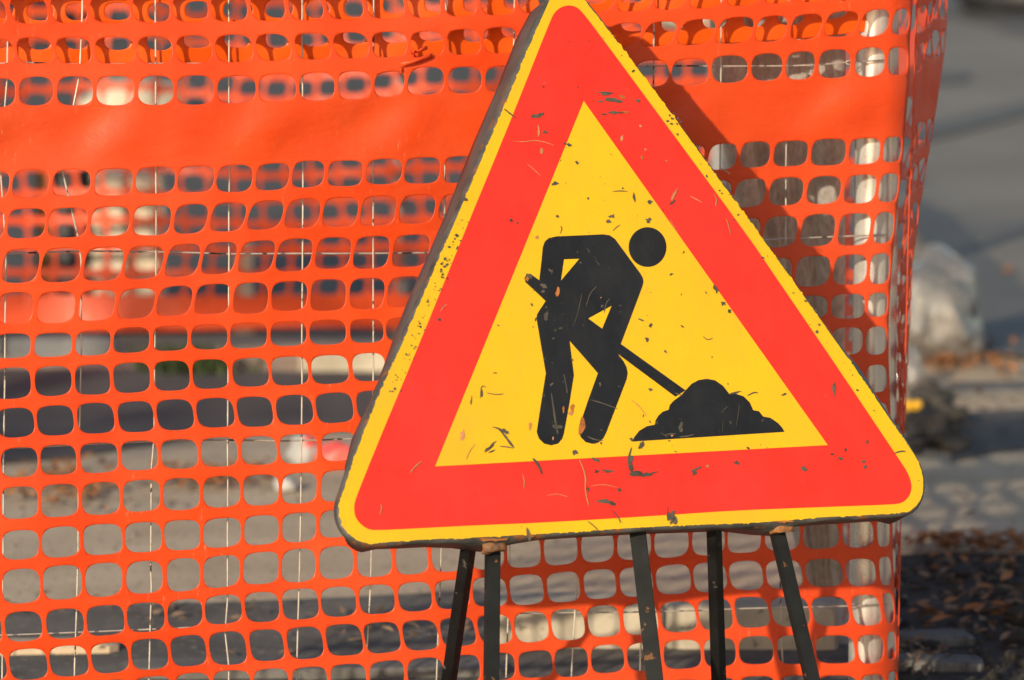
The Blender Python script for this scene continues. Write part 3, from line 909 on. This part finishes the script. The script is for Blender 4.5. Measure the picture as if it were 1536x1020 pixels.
# --- legs (angle iron)
def angle_leg(top, bot, wid, facing, thick=.003, flange=.016):
    bm = bmesh.new()
    ax = (bot - top).normalized()
    side = ax.cross(facing).normalized()
    if side.x < 0:
        side = -side
    fr = side.cross(ax).normalized()
    if fr.dot(facing) < 0:
        fr = -fr
    prof = [(-wid / 2, 0), (wid / 2, 0), (wid / 2, -thick), (-wid / 2 + thick, -thick), (-wid / 2 + thick, -flange), (-wid / 2, -flange)]
    rings = [[bm.verts.new(p + side * a + fr * b) for a, b in prof] for p in (top, top + (bot - top) * .5, bot)]
    for a, b in zip(rings[:-1], rings[1:]):
        for i in range(6):
            bm.faces.new((a[i], a[(i + 1) % 6], b[(i + 1) % 6], b[i]))
    bm.faces.new(rings[0])
    bm.faces.new(rings[-1][::-1])
    bmesh.ops.recalc_face_normals(bm, faces=bm.faces)
    bmesh.ops.bevel(bm, geom=[e for e in bm.edges if e.calc_length() > .1], offset=.0007, segments=2, affect='EDGES')
    return bm
def front_leg(x0, y0, x1, y1, wid, face=None):
    o_ = -15
    a, b = s2(x0 - o_, y0 - 8), s2(x1 - o_, y1 - 8)
    top = s3((a[0] * 1.12 - b[0] * .12, a[1] * 1.12 - b[1] * .12), -.034)
    low = s3(b, -.034)
    d = low - top
    bot = top + d * ((top.z) / (top.z - low.z))
    obj('leg', angle_leg(top, bot, wid, face or (SN * .8 + Vector((.0, -.3, 0)))), M['leg'], sign)
front_leg(740, 815, 738, 1020, .0185, Vector((.35, -.95, .2)))
front_leg(955, 800, 981, 1020, .0235, Vector((-.2, -.95, .15)))
front_leg(1167, 792, 1221, 1020, .0185, Vector((.35, -.95, .2)))
def back_leg(x0, y0, x1, y1, wid):
    top = on_plane(x0, y0, SO - SN * .058, SN)
    # point on ground below, along the same picture line
    k = 160 / (y1 - y0)
    gx, gy = x1 + (x1 - x0) * k, y1 + 160
    bot = ground(gx, gy)
    up = top + (top - bot) * .03
    obj('leg', angle_leg(up, bot, wid, Vector((.75, -.65, .1))), M['legshade'], sign)
back_leg(711, 818, 681, 1020, .0185)
back_leg(1078, 795, 1085, 1020, .0165)

# ------------------------------------------------------------------ GROUND
M['sand'] = mottled('sandy pavement', (.46, .345, .225), (.62, .49, .335), 5, .95, 70, .45, .005, speck=(60, .60, .70, (.14, .11, .085)))
M['asphalt'] = mottled('asphalt', (.062, .057, .052), (.112, .102, .092), 3.2, .9, 140, .6, .004, speck=(160, .58, .66, (.16, .15, .135)))
M['road'] = mottled('worn road asphalt', (.20, .178, .148), (.28, .25, .21), 1.6, .9, 140, .5, .004, speck=(150, .58, .68, (.21, .19, .16)))
M['strip'] = mottled('shade-darkened asphalt strip', (.07, .062, .054), (.17, .15, .125), 4.5, .9, 110, .6, .005, speck=(60, .58, .68, (.24, .20, .16)))  # asphalt tone with the shade behind the fence mixed in
M['darkroad'] = mottled('dark road strip', (.11, .099, .085), (.16, .145, .125), 6, .7, 90, .4, .003)  # dark tone for road strips, gutter and painted shade
M['soil'] = mottled('dark crumbly soil', (.018, .016, .014), (.075, .062, .05), 11, .95, 40, .9, .02, speck=(30, .60, .72, (.15, .10, .06)))
M['kerb'] = mottled('pale kerb stone', (.36, .31, .23), (.56, .49, .37), 9, .9, 60, .5, .004, speck=(40, .62, .70, (.20, .17, .13)))
M['shadekerb'] = mottled('kerb stone greyed for shade', (.13, .135, .14), (.22, .22, .22), 7, .9, 60, .5, .004)  # kerb colour greyed and darkened for shade on the left stones
M['slab'] = mottled('grey concrete slab', (.10, .095, .088), (.19, .178, .16), 6, .9, 70, .5, .004, speck=(30, .60, .70, (.07, .065, .06)))
M['leaf'] = mottled('dry leaves', (.22, .085, .03), (.44, .20, .075), 40, .8, 60, 0)
M['leafdull'] = mottled('brown leaves', (.10, .065, .04), (.34, .23, .15), 40, .85, 60, 0)
M['pebble'] = mottled('pebbles', (.10, .09, .075), (.34, .29, .23), 30, .9, 60, .3)

def sheet(name, pts, z, m, label):
    bm = bmesh.new()
    vs = [bm.verts.new((p[0], p[1], z)) for p in pts]
    bm.faces.new(vs)
    bmesh.ops.recalc_face_normals(bm, faces=bm.faces)
    if bm.faces[:][0].normal.z < 0:
        bmesh.ops.reverse_faces(bm, faces=bm.faces)
    o = obj(name, bm, m)
    kind(o, 'structure', label)
    return o
def wavy(pts, amp=.03, step=.12):
    o = []
    n = len(pts)
    for i in range(n):
        a, b = Vector(pts[i]), Vector(pts[(i + 1) % n])
        m = min(60, max(1, int((b - a).length / step)))
        for k in range(m):
            p = a + (b - a) * (k / m)
            o.append(p + noise.noise_vector(Vector((p.x * 3, p.y * 3, 1))).to_2d() * amp)
    return o
G = lambda x, y: ground(x, y).to_2d()
sheet('ground', [(-150, -60), (150, -60), (150, 240), (-150, 240)], 0, M['sand'], 'pale sandy pavement')
# dark carriageway across the left and middle, behind the sandy strip
sheet('road', wavy([G(-420, 548), G(620, 562), G(760, 610), G(700, 642), (G(300, 655)), G(120, 690), G(-420, 720)], .03), .004, M['asphalt'], 'dark asphalt lane behind the pavement')
# far road, worn and warmer, filling the top right, and the dark ground beyond the far net
sheet('road', wavy([G(-700, 504), G(1180, 500), (.86, 13.2), G(1375, 300), G(1430, 345), G(1475, 400), G(1540, 465), G(1800, 600), (60, 14), (60, 120), (-60, 120)], .02, .3), .008, M['road'], 'worn asphalt road at the upper right')
sheet('road', [G(-900, 500), G(1120, 486), G(1180, 300), G(1300, -60), (2, 60), (-40, 60)], .012, M['asphalt'], 'dark asphalt beyond the far orange net')
sheet('road', wavy([G(1340, 205), G(1560, 152), G(1560, 174), G(1340, 228)], .02), .016, M['darkroad'], 'darker strip across the road')  # plain darker strip laid on the road
sheet('road', wavy([G(1370, 110), G(1450, 112), G(1450, 128), G(1370, 130)], .02), .016, M['darkroad'], 'short darker patch on the road')  # plain darker patch laid on the road
sheet('road', wavy([G(1380, 18), G(1450, 36), G(1600, 70), G(1600, -10), G(1440, -30), G(1380, -30)], .05), .016, M['darkroad'], 'painted shade at the top of the road')  # shadow bands put in as a dark sheet
# gutters; shade beside the bag is put in as dark tone
sheet('gutter', wavy([G(1375, 300), G(1430, 330), G(1475, 385), G(1560, 455), G(1560, 545), G(1470, 535), G(1420, 430), G(1360, 330)], .015), .012, M['darkroad'], 'dark gutter curving along the road edge, with painted shade beside the bag')
sheet('gutter', wavy([G(1432, 622), G(1600, 612), G(1600, 668), G(1500, 678), G(1432, 694)], .02), .004, M['asphalt'], 'dark gutter strip by the leaves')
# crumbly dark soil at the lower right and the dark strip right behind the fence
sheet('soil', wavy([G(1290, 838), G(1420, 830), G(1700, 842), G(1700, 1240), G(1290, 1240)], .03), .004, M['soil'], 'dark crumbly soil with leaves beside the net')
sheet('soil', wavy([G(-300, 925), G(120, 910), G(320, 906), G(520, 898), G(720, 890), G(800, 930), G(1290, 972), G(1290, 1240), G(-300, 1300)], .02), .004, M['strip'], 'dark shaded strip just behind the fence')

# dark crumbs: one lumpy mass of soil clods over the lower right
def lump(bm, c, r, squash=.7, sub=1, amp=.35, mat=0):
    g = bmesh.ops.create_icosphere(bm, subdivisions=sub, radius=1)
    off = Vector((rnd.uniform(-50, 50),) * 3)
    for v in g['verts']:
        k = 1 + amp * noise.noise(v.co * 1.7 + off)
        v.co = Vector((v.co.x * r * k, v.co.y * r * k, v.co.z * r * squash * k)) + Vector(c)
    for f in {f for v in g['verts'] for f in v.link_faces}:
        f.material_index = mat
        f.smooth = True
bm = bmesh.new()
for i in range(520):
    x, y = rnd.uniform(1330, 1620), rnd.uniform(836, 1120)
    p = ground(x, y)
    r = abs(rnd.gauss(0, .008)) + .004
    lump(bm, (p.x, p.y, r * .3), r, .7, 1, .6)
kind(tag(obj('soil_clods', bm, M['soil']), 'dark crumbs of soil strewn over the ground right of the net', 'soil'), 'stuff')

def leaves(name, spots, m, label, cat='leaves'):
    bm = bmesh.new()
    for (px, py, sx, sy, n) in spots:
        for i in range(n):
            p = ground(px + rnd.gauss(0, sx), py + rnd.gauss(0, sy))
            L = rnd.uniform(.010, .024) if m is not M['leafdull'] else rnd.uniform(.006, .018)
            a = rnd.uniform(0, 6.28)
            tilt = rnd.uniform(-.6, .9)
            d = Vector((math.cos(a), math.sin(a), tilt * .6)).normalized()
            s = Vector((-math.sin(a), math.cos(a), rnd.uniform(-.5, .5))).normalized()
            z = .008 + rnd.random() * .02
            c = Vector((p.x, p.y, z + abs(tilt) * L * .4))
            w = L * rnd.uniform(.3, .45)
            up = Vector((0, 0, L * rnd.uniform(.05, .25)))
            v = [c - d * L, c - d * L * .3 + s * w + up, c + d * L * .4 + s * w * .8 + up, c + d * L, c + d * L * .4 - s * w * .8 + up, c - d * L * .3 - s * w + up]
            mid1, mid2 = c - d * L * .3, c + d * L * .4
            V = [bm.verts.new(q) for q in v] + [bm.verts.new(mid1), bm.verts.new(mid2)]
            for f in ((0, 6, 1), (1, 6, 7, 2), (2, 7, 3), (3, 7, 4), (4, 7, 6, 5), (5, 6, 0)):
                bm.faces.new([V[k] for k in f])
    kind(tag(obj(name, bm, m), label, cat), 'stuff')
leaves('fallen_leaves', [(80, 735, 26, 12, 60), (125, 738, 26, 12, 70), (275, 727, 26, 8, 50), (330, 724, 30, 7, 70), (390, 718, 20, 6, 30), (20, 745, 20, 10, 20)], M['leaf'], 'orange dry leaves along the far edge of the sandy strip behind the net')
leaves('fallen_leaves', [(1440, 540, 26, 11, 170), (1412, 552, 12, 8, 40), (1500, 560, 14, 8, 20), (1510, 415, 5, 3, 5)], M['leaf'], 'heap of rusty dry leaves below the clear plastic bag')
leaves('fallen_leaves', [(1450, 828, 45, 4, 80), (1390, 826, 22, 4, 26), (1520, 834, 30, 6, 34), (1430, 858, 40, 14, 14), (1490, 870, 36, 16, 10), (1490, 934, 20, 5, 16), (1390, 940, 20, 10, 14), (1440, 758, 4, 2, 3)], M['leaf'], 'dry leaves along the edge between pavement and dark soil at lower right')
leaves('fallen_leaves', [(1420, 900, 60, 40, 120), (1500, 900, 40, 40, 80), (1380, 1000, 30, 16, 60), (250, 925, 160, 8, 60), (600, 960, 150, 14, 60), (100, 760, 120, 16, 50), (1440, 600, 60, 16, 50)], M['leafdull'], 'dull brown leaves scattered over the dark ground')

bm = bmesh.new()
for i in range(900):
    x, y = rnd.uniform(-60, 1620), rnd.uniform(690, 1040)
    p = ground(x, y)
    r = abs(rnd.gauss(0, .0016)) + .0012
    lump(bm, (p.x, p.y, r * .3), r, .7, 1, .4)
kind(tag(obj('gravel', bm, M['pebble']), 'fine gravel scattered over the sandy pavement', 'gravel'), 'stuff')

# kerb stones
def kerb_run(a, b, n, w, h, m, label, group, name='kerb_stone'):
    a, b = Vector((*a, 0)), Vector((*b, 0))
    d = (b - a)
    L = d.length / n
    rz = math.atan2(d.y, d.x)
    for i in range(n):
        c = a + d * ((i + .5) / n)
        bm = bmesh.new()
        add_box(bm, (0, 0, h / 2 - .02), (L - .008, w, h + .04), 0, 0, .012)
        for v in bm.verts:
            v.co += noise.noise_vector(v.co * 6 + Vector((i * 9, 0, 0))) * .004
        o = obj(name, bm, m)
        o.location = (c.x, c.y, 0)
        o.rotation_euler = (0, 0, rz + rnd.uniform(-.01, .01))
        lab = label[i] if isinstance(label, list) else label
        tag(o, lab, 'kerb stone', group)
kerb_run(G(-330, 535), G(178, 532), 3, .10, .045, M['shadekerb'], 'kerb stone greyed for shade, in the row below the far orange net, left half', 'shade-toned kerb stones below the far net')
kerb_run(G(445, 552), G(1060, 548), 3, .12, .05, M['kerb'], 'pale cream kerb stone in the row below the far orange net, right half', 'pale kerb stones below the far net')
kerb_run(G(735, 962), G(1262, 966), 2, .16, .075, M['kerb'],
         ['pale kerb stone lying behind the net under the sign, the left one of two', 'pale kerb stone lying behind the net under the sign, the right one beside the chute'], 'pale kerb stones under the sign')
def slab(px, py, s, rz, label, m):
    p = ground(px, py)
    bm = bmesh.new()
    add_box(bm, (0, 0, s[2] / 2 - .008), s, 0, 0, .006)
    for v in bm.verts:
        v.co += noise.noise_vector(v.co * 8 + p) * .006
    o = obj('paving_slab', bm, m)
    o.location = (p.x, p.y, 0)
    o.rotation_euler = (0, 0, rz)
    tag(o, label, 'slab', 'loose paving slabs')
slab(60, 978, (.26, .09, .025), .06, 'beige broken slab on the dark strip at the lower left behind the net', M['sand'])
slab(420, 1012, (.5, .1, .03), .05, 'grey slab on the dark strip behind the net, left of the sign legs', M['slab'])
slab(600, 1012, (.34, .1, .03), .1, 'short grey slab close to the left rear leg of the sign', M['slab'])
slab(1400, 968, (.13, .07, .03), .15, 'broken pale slab in the dark soil, the farther of two right of the net', M['slab'])
slab(1405, 1005, (.15, .07, .03), -.03, 'broken pale slab in the dark soil, the nearer of two right of the net', M['slab'])
slab(1490, 592, (.22, .14, .03), .2, 'grey concrete strip lying behind the leaf heap', M['slab'])

# ------------------------------------------------------------------ clear plastic bag, rubble and litter on the right
m, nt, b, out = newmat('clear plastic film')
co = coords(nt)
b.inputs['Base Color'].default_value = (.50, .47, .43, 1)
b.inputs['Metallic'].default_value = .45
b.inputs['Coat Weight'].default_value = .8
b.inputs['Coat Roughness'].default_value = .06
b.inputs['Specular IOR Level'].default_value = .9
b.inputs['Roughness'].default_value = .10
b.inputs['Transmission Weight'].default_value = .25
b.inputs['IOR'].default_value = 1.25
b.inputs['Alpha'].default_value = .62
bump(nt, b, noisetex(nt, co, 26, 5, .65), .9, .02)
M['film'] = m
M['bagfill'] = mottled('bag filling', (.02, .02, .018), (.22, .20, .17), 22, .7, 40, .4)
def crumple(px, py, s, m, seed, amp=.3, freq=3.0, sub=4):
    c = ground(px, py)
    bm = bmesh.new()
    bmesh.ops.create_icosphere(bm, subdivisions=sub, radius=1)
    for v in bm.verts:
        n0 = v.co.normalized()
        k = 1 + amp * noise.noise(n0 * 1.3 + Vector((seed, 0, 0))) + amp * .7 * abs(noise.noise(n0 * freq + Vector((0, seed, 0)))) + amp * .35 * abs(noise.noise(n0 * freq * 2.3 + Vector((0, 0, seed))))
        v.co = Vector((n0.x * s[0] * k, n0.y * s[1] * k, max(n0.z * k, -.93) * s[2] + s[2] * .93))
    return bm, c
bag = root('plastic_bag', ground(1405, 545))
bm, c = crumple(1405, 540, (.098, .12, .125), M['film'], 3.3, .48, 3.6, 3)
for v in bm.verts:
    v.co += c
obj('film', bm, M['film'], bag, False)
bm, c = crumple(1405, 540, (.074, .10, .105), M['bagfill'], 7.7, .28, 2.5, 4)
for v in bm.verts:
    v.co += c
obj('filling', bm, M['bagfill'], bag, True)
tag(bag, 'bulging clear plastic rubbish bag with glints on the pavement right of the net', 'plastic bag')
bm, c = crumple(1362, 585, (.03, .05, .045), M['film'], 5.1, .4, 3, 4)
o = obj('plastic_bag', bm, M['film'], None, True)
o.location = c
tag(o, 'small crumpled scrap of clear plastic half hidden behind the edge of the net', 'plastic bag')

M['rubble'] = mottled('dark rubble', (.022, .02, .018), (.13, .11, .09), 16, .9, 50, .7, .01)
RUB = [(1390, 668, .05, .8, 'large dark lump of broken asphalt in front, between sign corner and gutter'), (1428, 676, .035, .8, 'dark lump of broken asphalt at the right end of the small rubble heap'),
       (1372, 642, .042, .9, 'dark lump of broken asphalt right under the yellow cap'), (1412, 640, .045, .9, 'tallest dark lump in the middle of the small rubble heap'),
       (1390, 610, .035, .9, 'black lump of broken asphalt at the back of the small rubble heap'), (1360, 682, .03, .7, 'small dark lump of broken asphalt tucked behind the sign corner')]
for (x, y, r, s, lab) in RUB:
    bm = bmesh.new()
    lump(bm, (0, 0, r * s * .7), r, s, 3, .9)
    o = obj('rubble_lump', bm, M['rubble'])
    o.location = ground(x, y)
    tag(o, lab, 'rubble', 'dark rubble lumps by the sign corner')
M['capyellow'] = mottled('yellow plastic', (.85, .42, .01), (.95, .55, .02), 12, .4, 60, .1)
bm = bmesh.new()
for dx in (0, .019):
    p = [Vector((dx, 0, 0)), Vector((dx, 0, .004)), Vector((dx, 0, .018)), Vector((dx, 0, .022))]
    ring_tube(bm, p, [.008, .0105, .0105, .007], 14)
ring_tube(bm, [Vector((0, 0, .010)), Vector((.019, 0, .010))], .006, 8)
o = obj('yellow_cap', bm, M['capyellow'])
o.location = ground(1361, 650) + Vector((0, -.03, .052))
tag(o, 'bright yellow double plastic cap on the dark rubble behind the sign corner', 'plastic cap')

M['white'] = mottled('white wrapper', (.34, .33, .31), (.52, .50, .47), 14, .45, 60, .5)
M['pink'] = mottled('red printed wrapper', (.75, .05, .05), (.85, .22, .16), 14, .4, 60, .4)
bm, c = crumple(455, 700, (.030, .03, .036), M['white'], 2.2, .4, 3, 3)
for f in bm.faces:
    cc = f.calc_center_median()
    f.material_index = 1 if (cc.x > .004 and cc.z > .045) else 0
o = obj('wrapper', bm, [M['white'], M['pink']], None, True)
o.location = c
tag(o, 'crumpled white snack wrapper with a red corner lying behind the net, left of the sign', 'litter')
bm, c = crumple(505, 702, (.038, .03, .026), M['pink'], 4.2, .4, 3, 3)
o = obj('wrapper', bm, M['pink'], None, True)
o.location = c
tag(o, 'crumpled red wrapper lying behind the net right beside the left edge of the sign', 'litter')
bm, c = crumple(428, 738, (.022, .02, .016), M['white'], 6.2, .4, 3, 3)
o = obj('wrapper', bm, M['white'], None, True)
o.location = c
tag(o, 'small white paper scrap in front of the snack wrapper behind the net', 'litter')

# ------------------------------------------------------------------ FAR ENCLOSURE: second net with its posts, pier and bollard behind
FY = 13.05
def farpt(x, y):
    d = FY + .03 * math.sin(x / 60) + .05 * math.sin(x / 170 + y / 160) + (x - 400) * .0002
    return at_depth(x, y, d)
bm = bmesh.new()
fcols = [-200 + 39.5 * i for i in range(34)]
pitch = 38.5
fyb = lambda x: 494 + 4 * math.sin(x / 110) + .008 * (x - 300)
for j in range(33):
    for k in range(-1, 14):
        if k == -1:
            o0, o1, hole = -46, 0, None
        else:
            o0, o1 = -46 - (k + 1) * pitch, -46 - k * pitch
            if k == 99:
                hole = None
            else:
                hole = (.5, .5, .435 + rnd.uniform(-.02, .015), .37 + rnd.uniform(-.03, .03), 3.4)
        xa, xb = fcols[j] + 6 * math.sin(k * .8), fcols[j + 1] + 6 * math.sin(k * .8)
        sa = 6 * math.sin(k * .8)
        sb = 6 * math.sin((k + 1) * .8)
        q = lambda u, v, j=j, o0=o0, o1=o1, sa=sa, sb=sb: (fcols[j] + 39.5 * u + sb + (sa - sb) * v, fyb(fcols[j] + 39.5 * u) + (o0 + (o1 - o0) * v) * (1 + .04 * math.sin(fcols[j] / 90)))
        cell(bm, (lambda u, v, q=q: farpt(*q(u, v))), hole)
bmesh.ops.remove_doubles(bm, verts=bm.verts, dist=.001)
fn = obj('safety_net', bm, M['farnet'], None, True)
md = fn.modifiers.new('thickness', 'SOLIDIFY')
md.thickness = .002
tag(fn, 'blurred second orange net across the road, seen through the holes of the near one', 'safety net')
M['fpost'] = mottled('dull steel', (.20, .20, .20), (.38, .37, .35), 12, .5, 60, .3, metallic=.4)
for (x, w, lab) in ((-45, .02, 'dull steel post of the far net, at its left end'), (600, .02, 'dull steel post of the far net left of the sign edge'), (1075, .02, 'dull steel post of the far net, at its right end beside the chute')):
    p = at_depth(x, 520, FY + .06)
    bm = bmesh.new()
    ring_tube(bm, chain(Vector((p.x, p.y, -.05)), Vector((p.x, p.y, 1.25)), 6), w, 16)
    o = obj('fence_post', bm, M['fpost'])
    tag(o, lab, 'post', 'steel posts of the far net')
M['cream'] = mottled('cream stone blocks', (.55, .45, .32), (.78, .67, .50), 10, .85, 50, .4, .004)
pr = ground(186, 508)
BW, BH = .083, .042
for col in range(2):
    for rw in range(9):
        bm = bmesh.new()
        add_box(bm, (0, 0, BH / 2), (BW, .15, BH - .002), 0, 0, .004)
        o = obj('paving_block', bm, M['cream'])
        o.location = (pr.x + (col - .5) * (BW + .004) + rnd.uniform(-.003, .003), pr.y + .22 + rnd.uniform(-.006, .006), rw * BH)
        o.rotation_euler = (0, 0, rnd.uniform(-.03, .03))
        nth = ['bottom', 'second', 'third', 'fourth', 'fifth', 'sixth', 'seventh', 'eighth', 'top'][rw]
        lv = ('bottom block' if rw == 0 else 'top block' if rw == 8 else nth + ' block from the bottom')
        tag(o, 'cream paving block, %s, %s column of the pale stack' % (lv, 'left' if col == 0 else 'right'), 'paving block', 'cream paving blocks in the stack behind the far net')
p = ground(360, 512)
bm = bmesh.new()
add_box(bm, (0, 0, .10), (.045, .045, .24), .2, 0, .006)
o = obj('marker_stone', bm, M['cream'])
o.location = (p.x, p.y + .15, 0)
tag(o, 'slim cream marker stone standing alone behind the far net', 'marker stone')
M['bollard'] = mottled('black plastic', (.010, .010, .011), (.03, .03, .032), 12, .5, 60, .2)
p = ground(98, 505)
bm = bmesh.new()
ring_tube(bm, [Vector((0, 0, z)) for z in (0, .02, .03, .46, .50, .52)], [.075, .075, .060, .058, .050, .016], 20)
o = obj('bollard', bm, M['bollard'])
o.location = (p.x, p.y + .2, 0)
tag(o, 'stubby black bollard behind the far net, left of the pale block stack', 'bollard')
M['timber'] = mottled('brown timber', (.12, .06, .02), (.26, .14, .05), 9, .85, 40, .5, .004, stretch=(6, 6, 1))
p = ground(60, 505)
bm = bmesh.new()
add_box(bm, (0, 0, .24), (.03, .03, .52), .3, 0, .003)
o = obj('wooden_stake', bm, M['timber'])
o.location = (p.x, p.y + .12, 0)
tag(o, 'brown wooden stake behind the far net at the far left', 'stake')

# lugs pressed out of the rim where the legs are fixed
for (x, y, w_) in ((746, 812, .030), (1178, 783, .030)):
    bm = bmesh.new()
    c = s3(s2(x, y), -.016)
    vs = add_box(bm, (0, 0, 0), (w_, .016, .022), 0, 0, 0, 3)
    for v in bm.verts:
        q = v.co.copy()
        q += noise.noise_vector(q * 70 + Vector((x, 0, 0))) * .005
        v.co = c + SU * q.x + SN * q.y + SV * q.z
    obj('leg_lug', bm, [M['rusty']], sign, True)
# weeds along the far kerb, a pale boulder and an old tyre farther off
M['weed'] = mottled('weeds', (.02, .035, .008), (.06, .08, .02), 30, .8, 60, 0)
bm = bmesh.new()
for i in range(420):
    p = ground(rnd.gauss(285, 34), rnd.gauss(556, 4))
    h_ = rnd.uniform(.02, .07)
    a = rnd.uniform(0, 6.28)
    d = Vector((math.cos(a), math.sin(a), 0))
    l = Vector((rnd.gauss(0, .4), rnd.gauss(0, .4), 0)) * h_
    v = [bm.verts.new(q) for q in (p - d * .004, p + d * .004, p + l * .5 + d * .003 + Vector((0, 0, h_ * .6)), p + l + Vector((0, 0, h_)), p + l * .5 - d * .003 + Vector((0, 0, h_ * .6)))]
    bm.faces.new(v)
kind(tag(obj('weeds', bm, M['weed']), 'low dark weeds along the kerb below the far orange net', 'weeds'), 'stuff')
for (x, y, r, sq, seed, lab) in ((205, 178, .17, .5, 3, 'pale boulder far behind the net, seen just above its solid band'), (1040, 40, .14, .6, 5, 'pale boulder far behind the net, seen right of the sign tip')):
    bm = bmesh.new()
    lump(bm, (0, 0, r * sq * .6), r, sq, 3, .5)
    o = obj('boulder', bm, M['cream'])
    o.location = ground(x, y)
    tag(o, lab, 'boulder', 'pale boulders')
for (x, y, lab) in ((1548, 22, 'black old tyre lying on the far road at the top right corner'), (45, 58, 'black old tyre lying far behind the net at the top left')):
    p = ground(x, y)
    bm = bmesh.new()
    pr_ = []
    NT, NP_ = 36, 12
    for i in range(NT):
        a = i * 2 * math.pi / NT
        ring = []
        for k in range(NP_):
            b_ = k * 2 * math.pi / NP_
            tr_ = .085 + (.006 if i % 2 and abs(b_) < .6 else 0)
            ring.append(bm.verts.new(((.24 + tr_ * math.cos(b_)) * math.cos(a), (.24 + tr_ * math.cos(b_)) * math.sin(a), .09 + .09 * math.sin(b_))))
        pr_.append(ring)
    for i in range(NT):
        for k in range(NP_):
            bm.faces.new((pr_[i][k], pr_[(i + 1) % NT][k], pr_[(i + 1) % NT][(k + 1) % NP_], pr_[i][(k + 1) % NP_])).smooth = True
    o = obj('tyre', bm, M['bollard'])
    o.location = p
    tag(o, lab, 'tyre', 'old tyres')

# ------------------------------------------------------------------ unseen trunk, limbs and leaves added to shade the far net and lane
M['bark'] = mottled('bark', (.05, .04, .03), (.14, .11, .085), 8, .9, 50, .8, .02, stretch=(3, 3, 1))
M['foliage'] = mottled('autumn foliage', (.09, .05, .012), (.22, .11, .02), 10, .7, 60, 0)
T0 = Vector((-4.15, 4.4, 0))
shade_tree = root('shade_tree', T0)
tag(shade_tree, 'unseen trunk, limbs and thin autumn leaves added to shade the far net and lane', 'shade_tree')
bm = bmesh.new()
ring_tube(bm, [T0 + Vector((.03 * math.sin(z * 2), .02 * math.cos(z * 3), z)) for z in (-.1, .15, .5, 1, 1.5, 2, 2.5, 3, 3.5, 4.2)], [.17, .13, .11, .105, .10, .09, .08, .065, .05, .02], 12)
obj('trunk', bm, M['bark'], shade_tree)
crown = bmesh.new()
for (z0, dx, dy, dz, r) in ((2.82, .95, .1, .06, .055), (2.95, 1.0, -.1, .10, .045), (2.05, -.7, .1, .35, .04), (2.88, -.7, .05, .03, .05), (2.2, .55, .25, .16, .035), (2.35, .75, .0, -.05, .03), (3.0, .9, .2, .3, .04), (3.1, -.8, -.2, .5, .04), (3.4, .5, -.3, .5, .03)):
    bm = bmesh.new()
    pts = [T0 + Vector((dx * t, dy * t, z0 + dz * t + .05 * math.sin(t * 7))) for t in [i / 8 for i in range(9)]]
    ring_tube(bm, pts, [r * (1 - .75 * i / 8) for i in range(9)], 8)
    obj('limb', bm, M['bark'], shade_tree)
    for i in range(80):
        p = pts[rnd.randrange(3, 9)] + Vector((rnd.gauss(0, .10), rnd.gauss(0, .12), rnd.gauss(0, .07)))
        a, b_ = Vector((rnd.gauss(0, 1), rnd.gauss(0, 1), rnd.gauss(0, .6))).normalized(), Vector((rnd.gauss(0, 1), rnd.gauss(0, 1), rnd.gauss(0, 1))).normalized()
        L_ = rnd.uniform(.03, .065)
        crown.faces.new([crown.verts.new(q) for q in (p - a * L_, p + b_ * L_ * .5, p + a * L_, p - b_ * L_ * .5)])
obj('crown', crown, M['foliage'], shade_tree)

# ------------------------------------------------------------------ light, sky, camera
SUN_AZ, SUN_EL = R_(21.1), R_(16.6)
sd = Vector((math.sin(SUN_AZ) * math.cos(SUN_EL), math.cos(SUN_AZ) * math.cos(SUN_EL), -math.sin(SUN_EL)))
L = bpy.data.lights.new('sun', 'SUN')
L.energy = 4.3
L.angle = R_(.7)
L.color = (1.0, .86, .66)
lo = bpy.data.objects.new('sun', L)
lo.rotation_euler = sd.to_track_quat('-Z', 'Y').to_euler()
C.objects.link(lo)
w = bpy.data.worlds.new('World')
bpy.context.scene.world = w
w.use_nodes = True
nt = w.node_tree
bg = nt.nodes['Background']
sky = nt.nodes.new('ShaderNodeTexSky')
sky.sky_type = 'NISHITA'
sky.sun_disc = False
sky.sun_elevation = SUN_EL
sky.sun_rotation = math.atan2(-sd.x, -sd.y)
nt.links.new(sky.outputs[0], bg.inputs[0])
bg.inputs[1].default_value = .135

cd = bpy.data.cameras.new('camera')
cam = bpy.data.objects.new('camera', cd)
C.objects.link(cam)
cam.location = CAM
cam.rotation_euler = (math.pi / 2 - PITCH, 0, 0)
cd.sensor_width = 36
cd.lens = 36 * FPX / 1536
cd.clip_start = .1
cd.clip_end = 600
cd.dof.use_dof = True
cd.dof.focus_distance = 8.12
cd.dof.aperture_fstop = 5.0
sc = bpy.context.scene
sc.camera = cam
sc.view_settings.view_transform = 'Standard'
sc.view_settings.look = 'None'
sc.view_settings.exposure = 0.0
sc.view_settings.gamma = 1
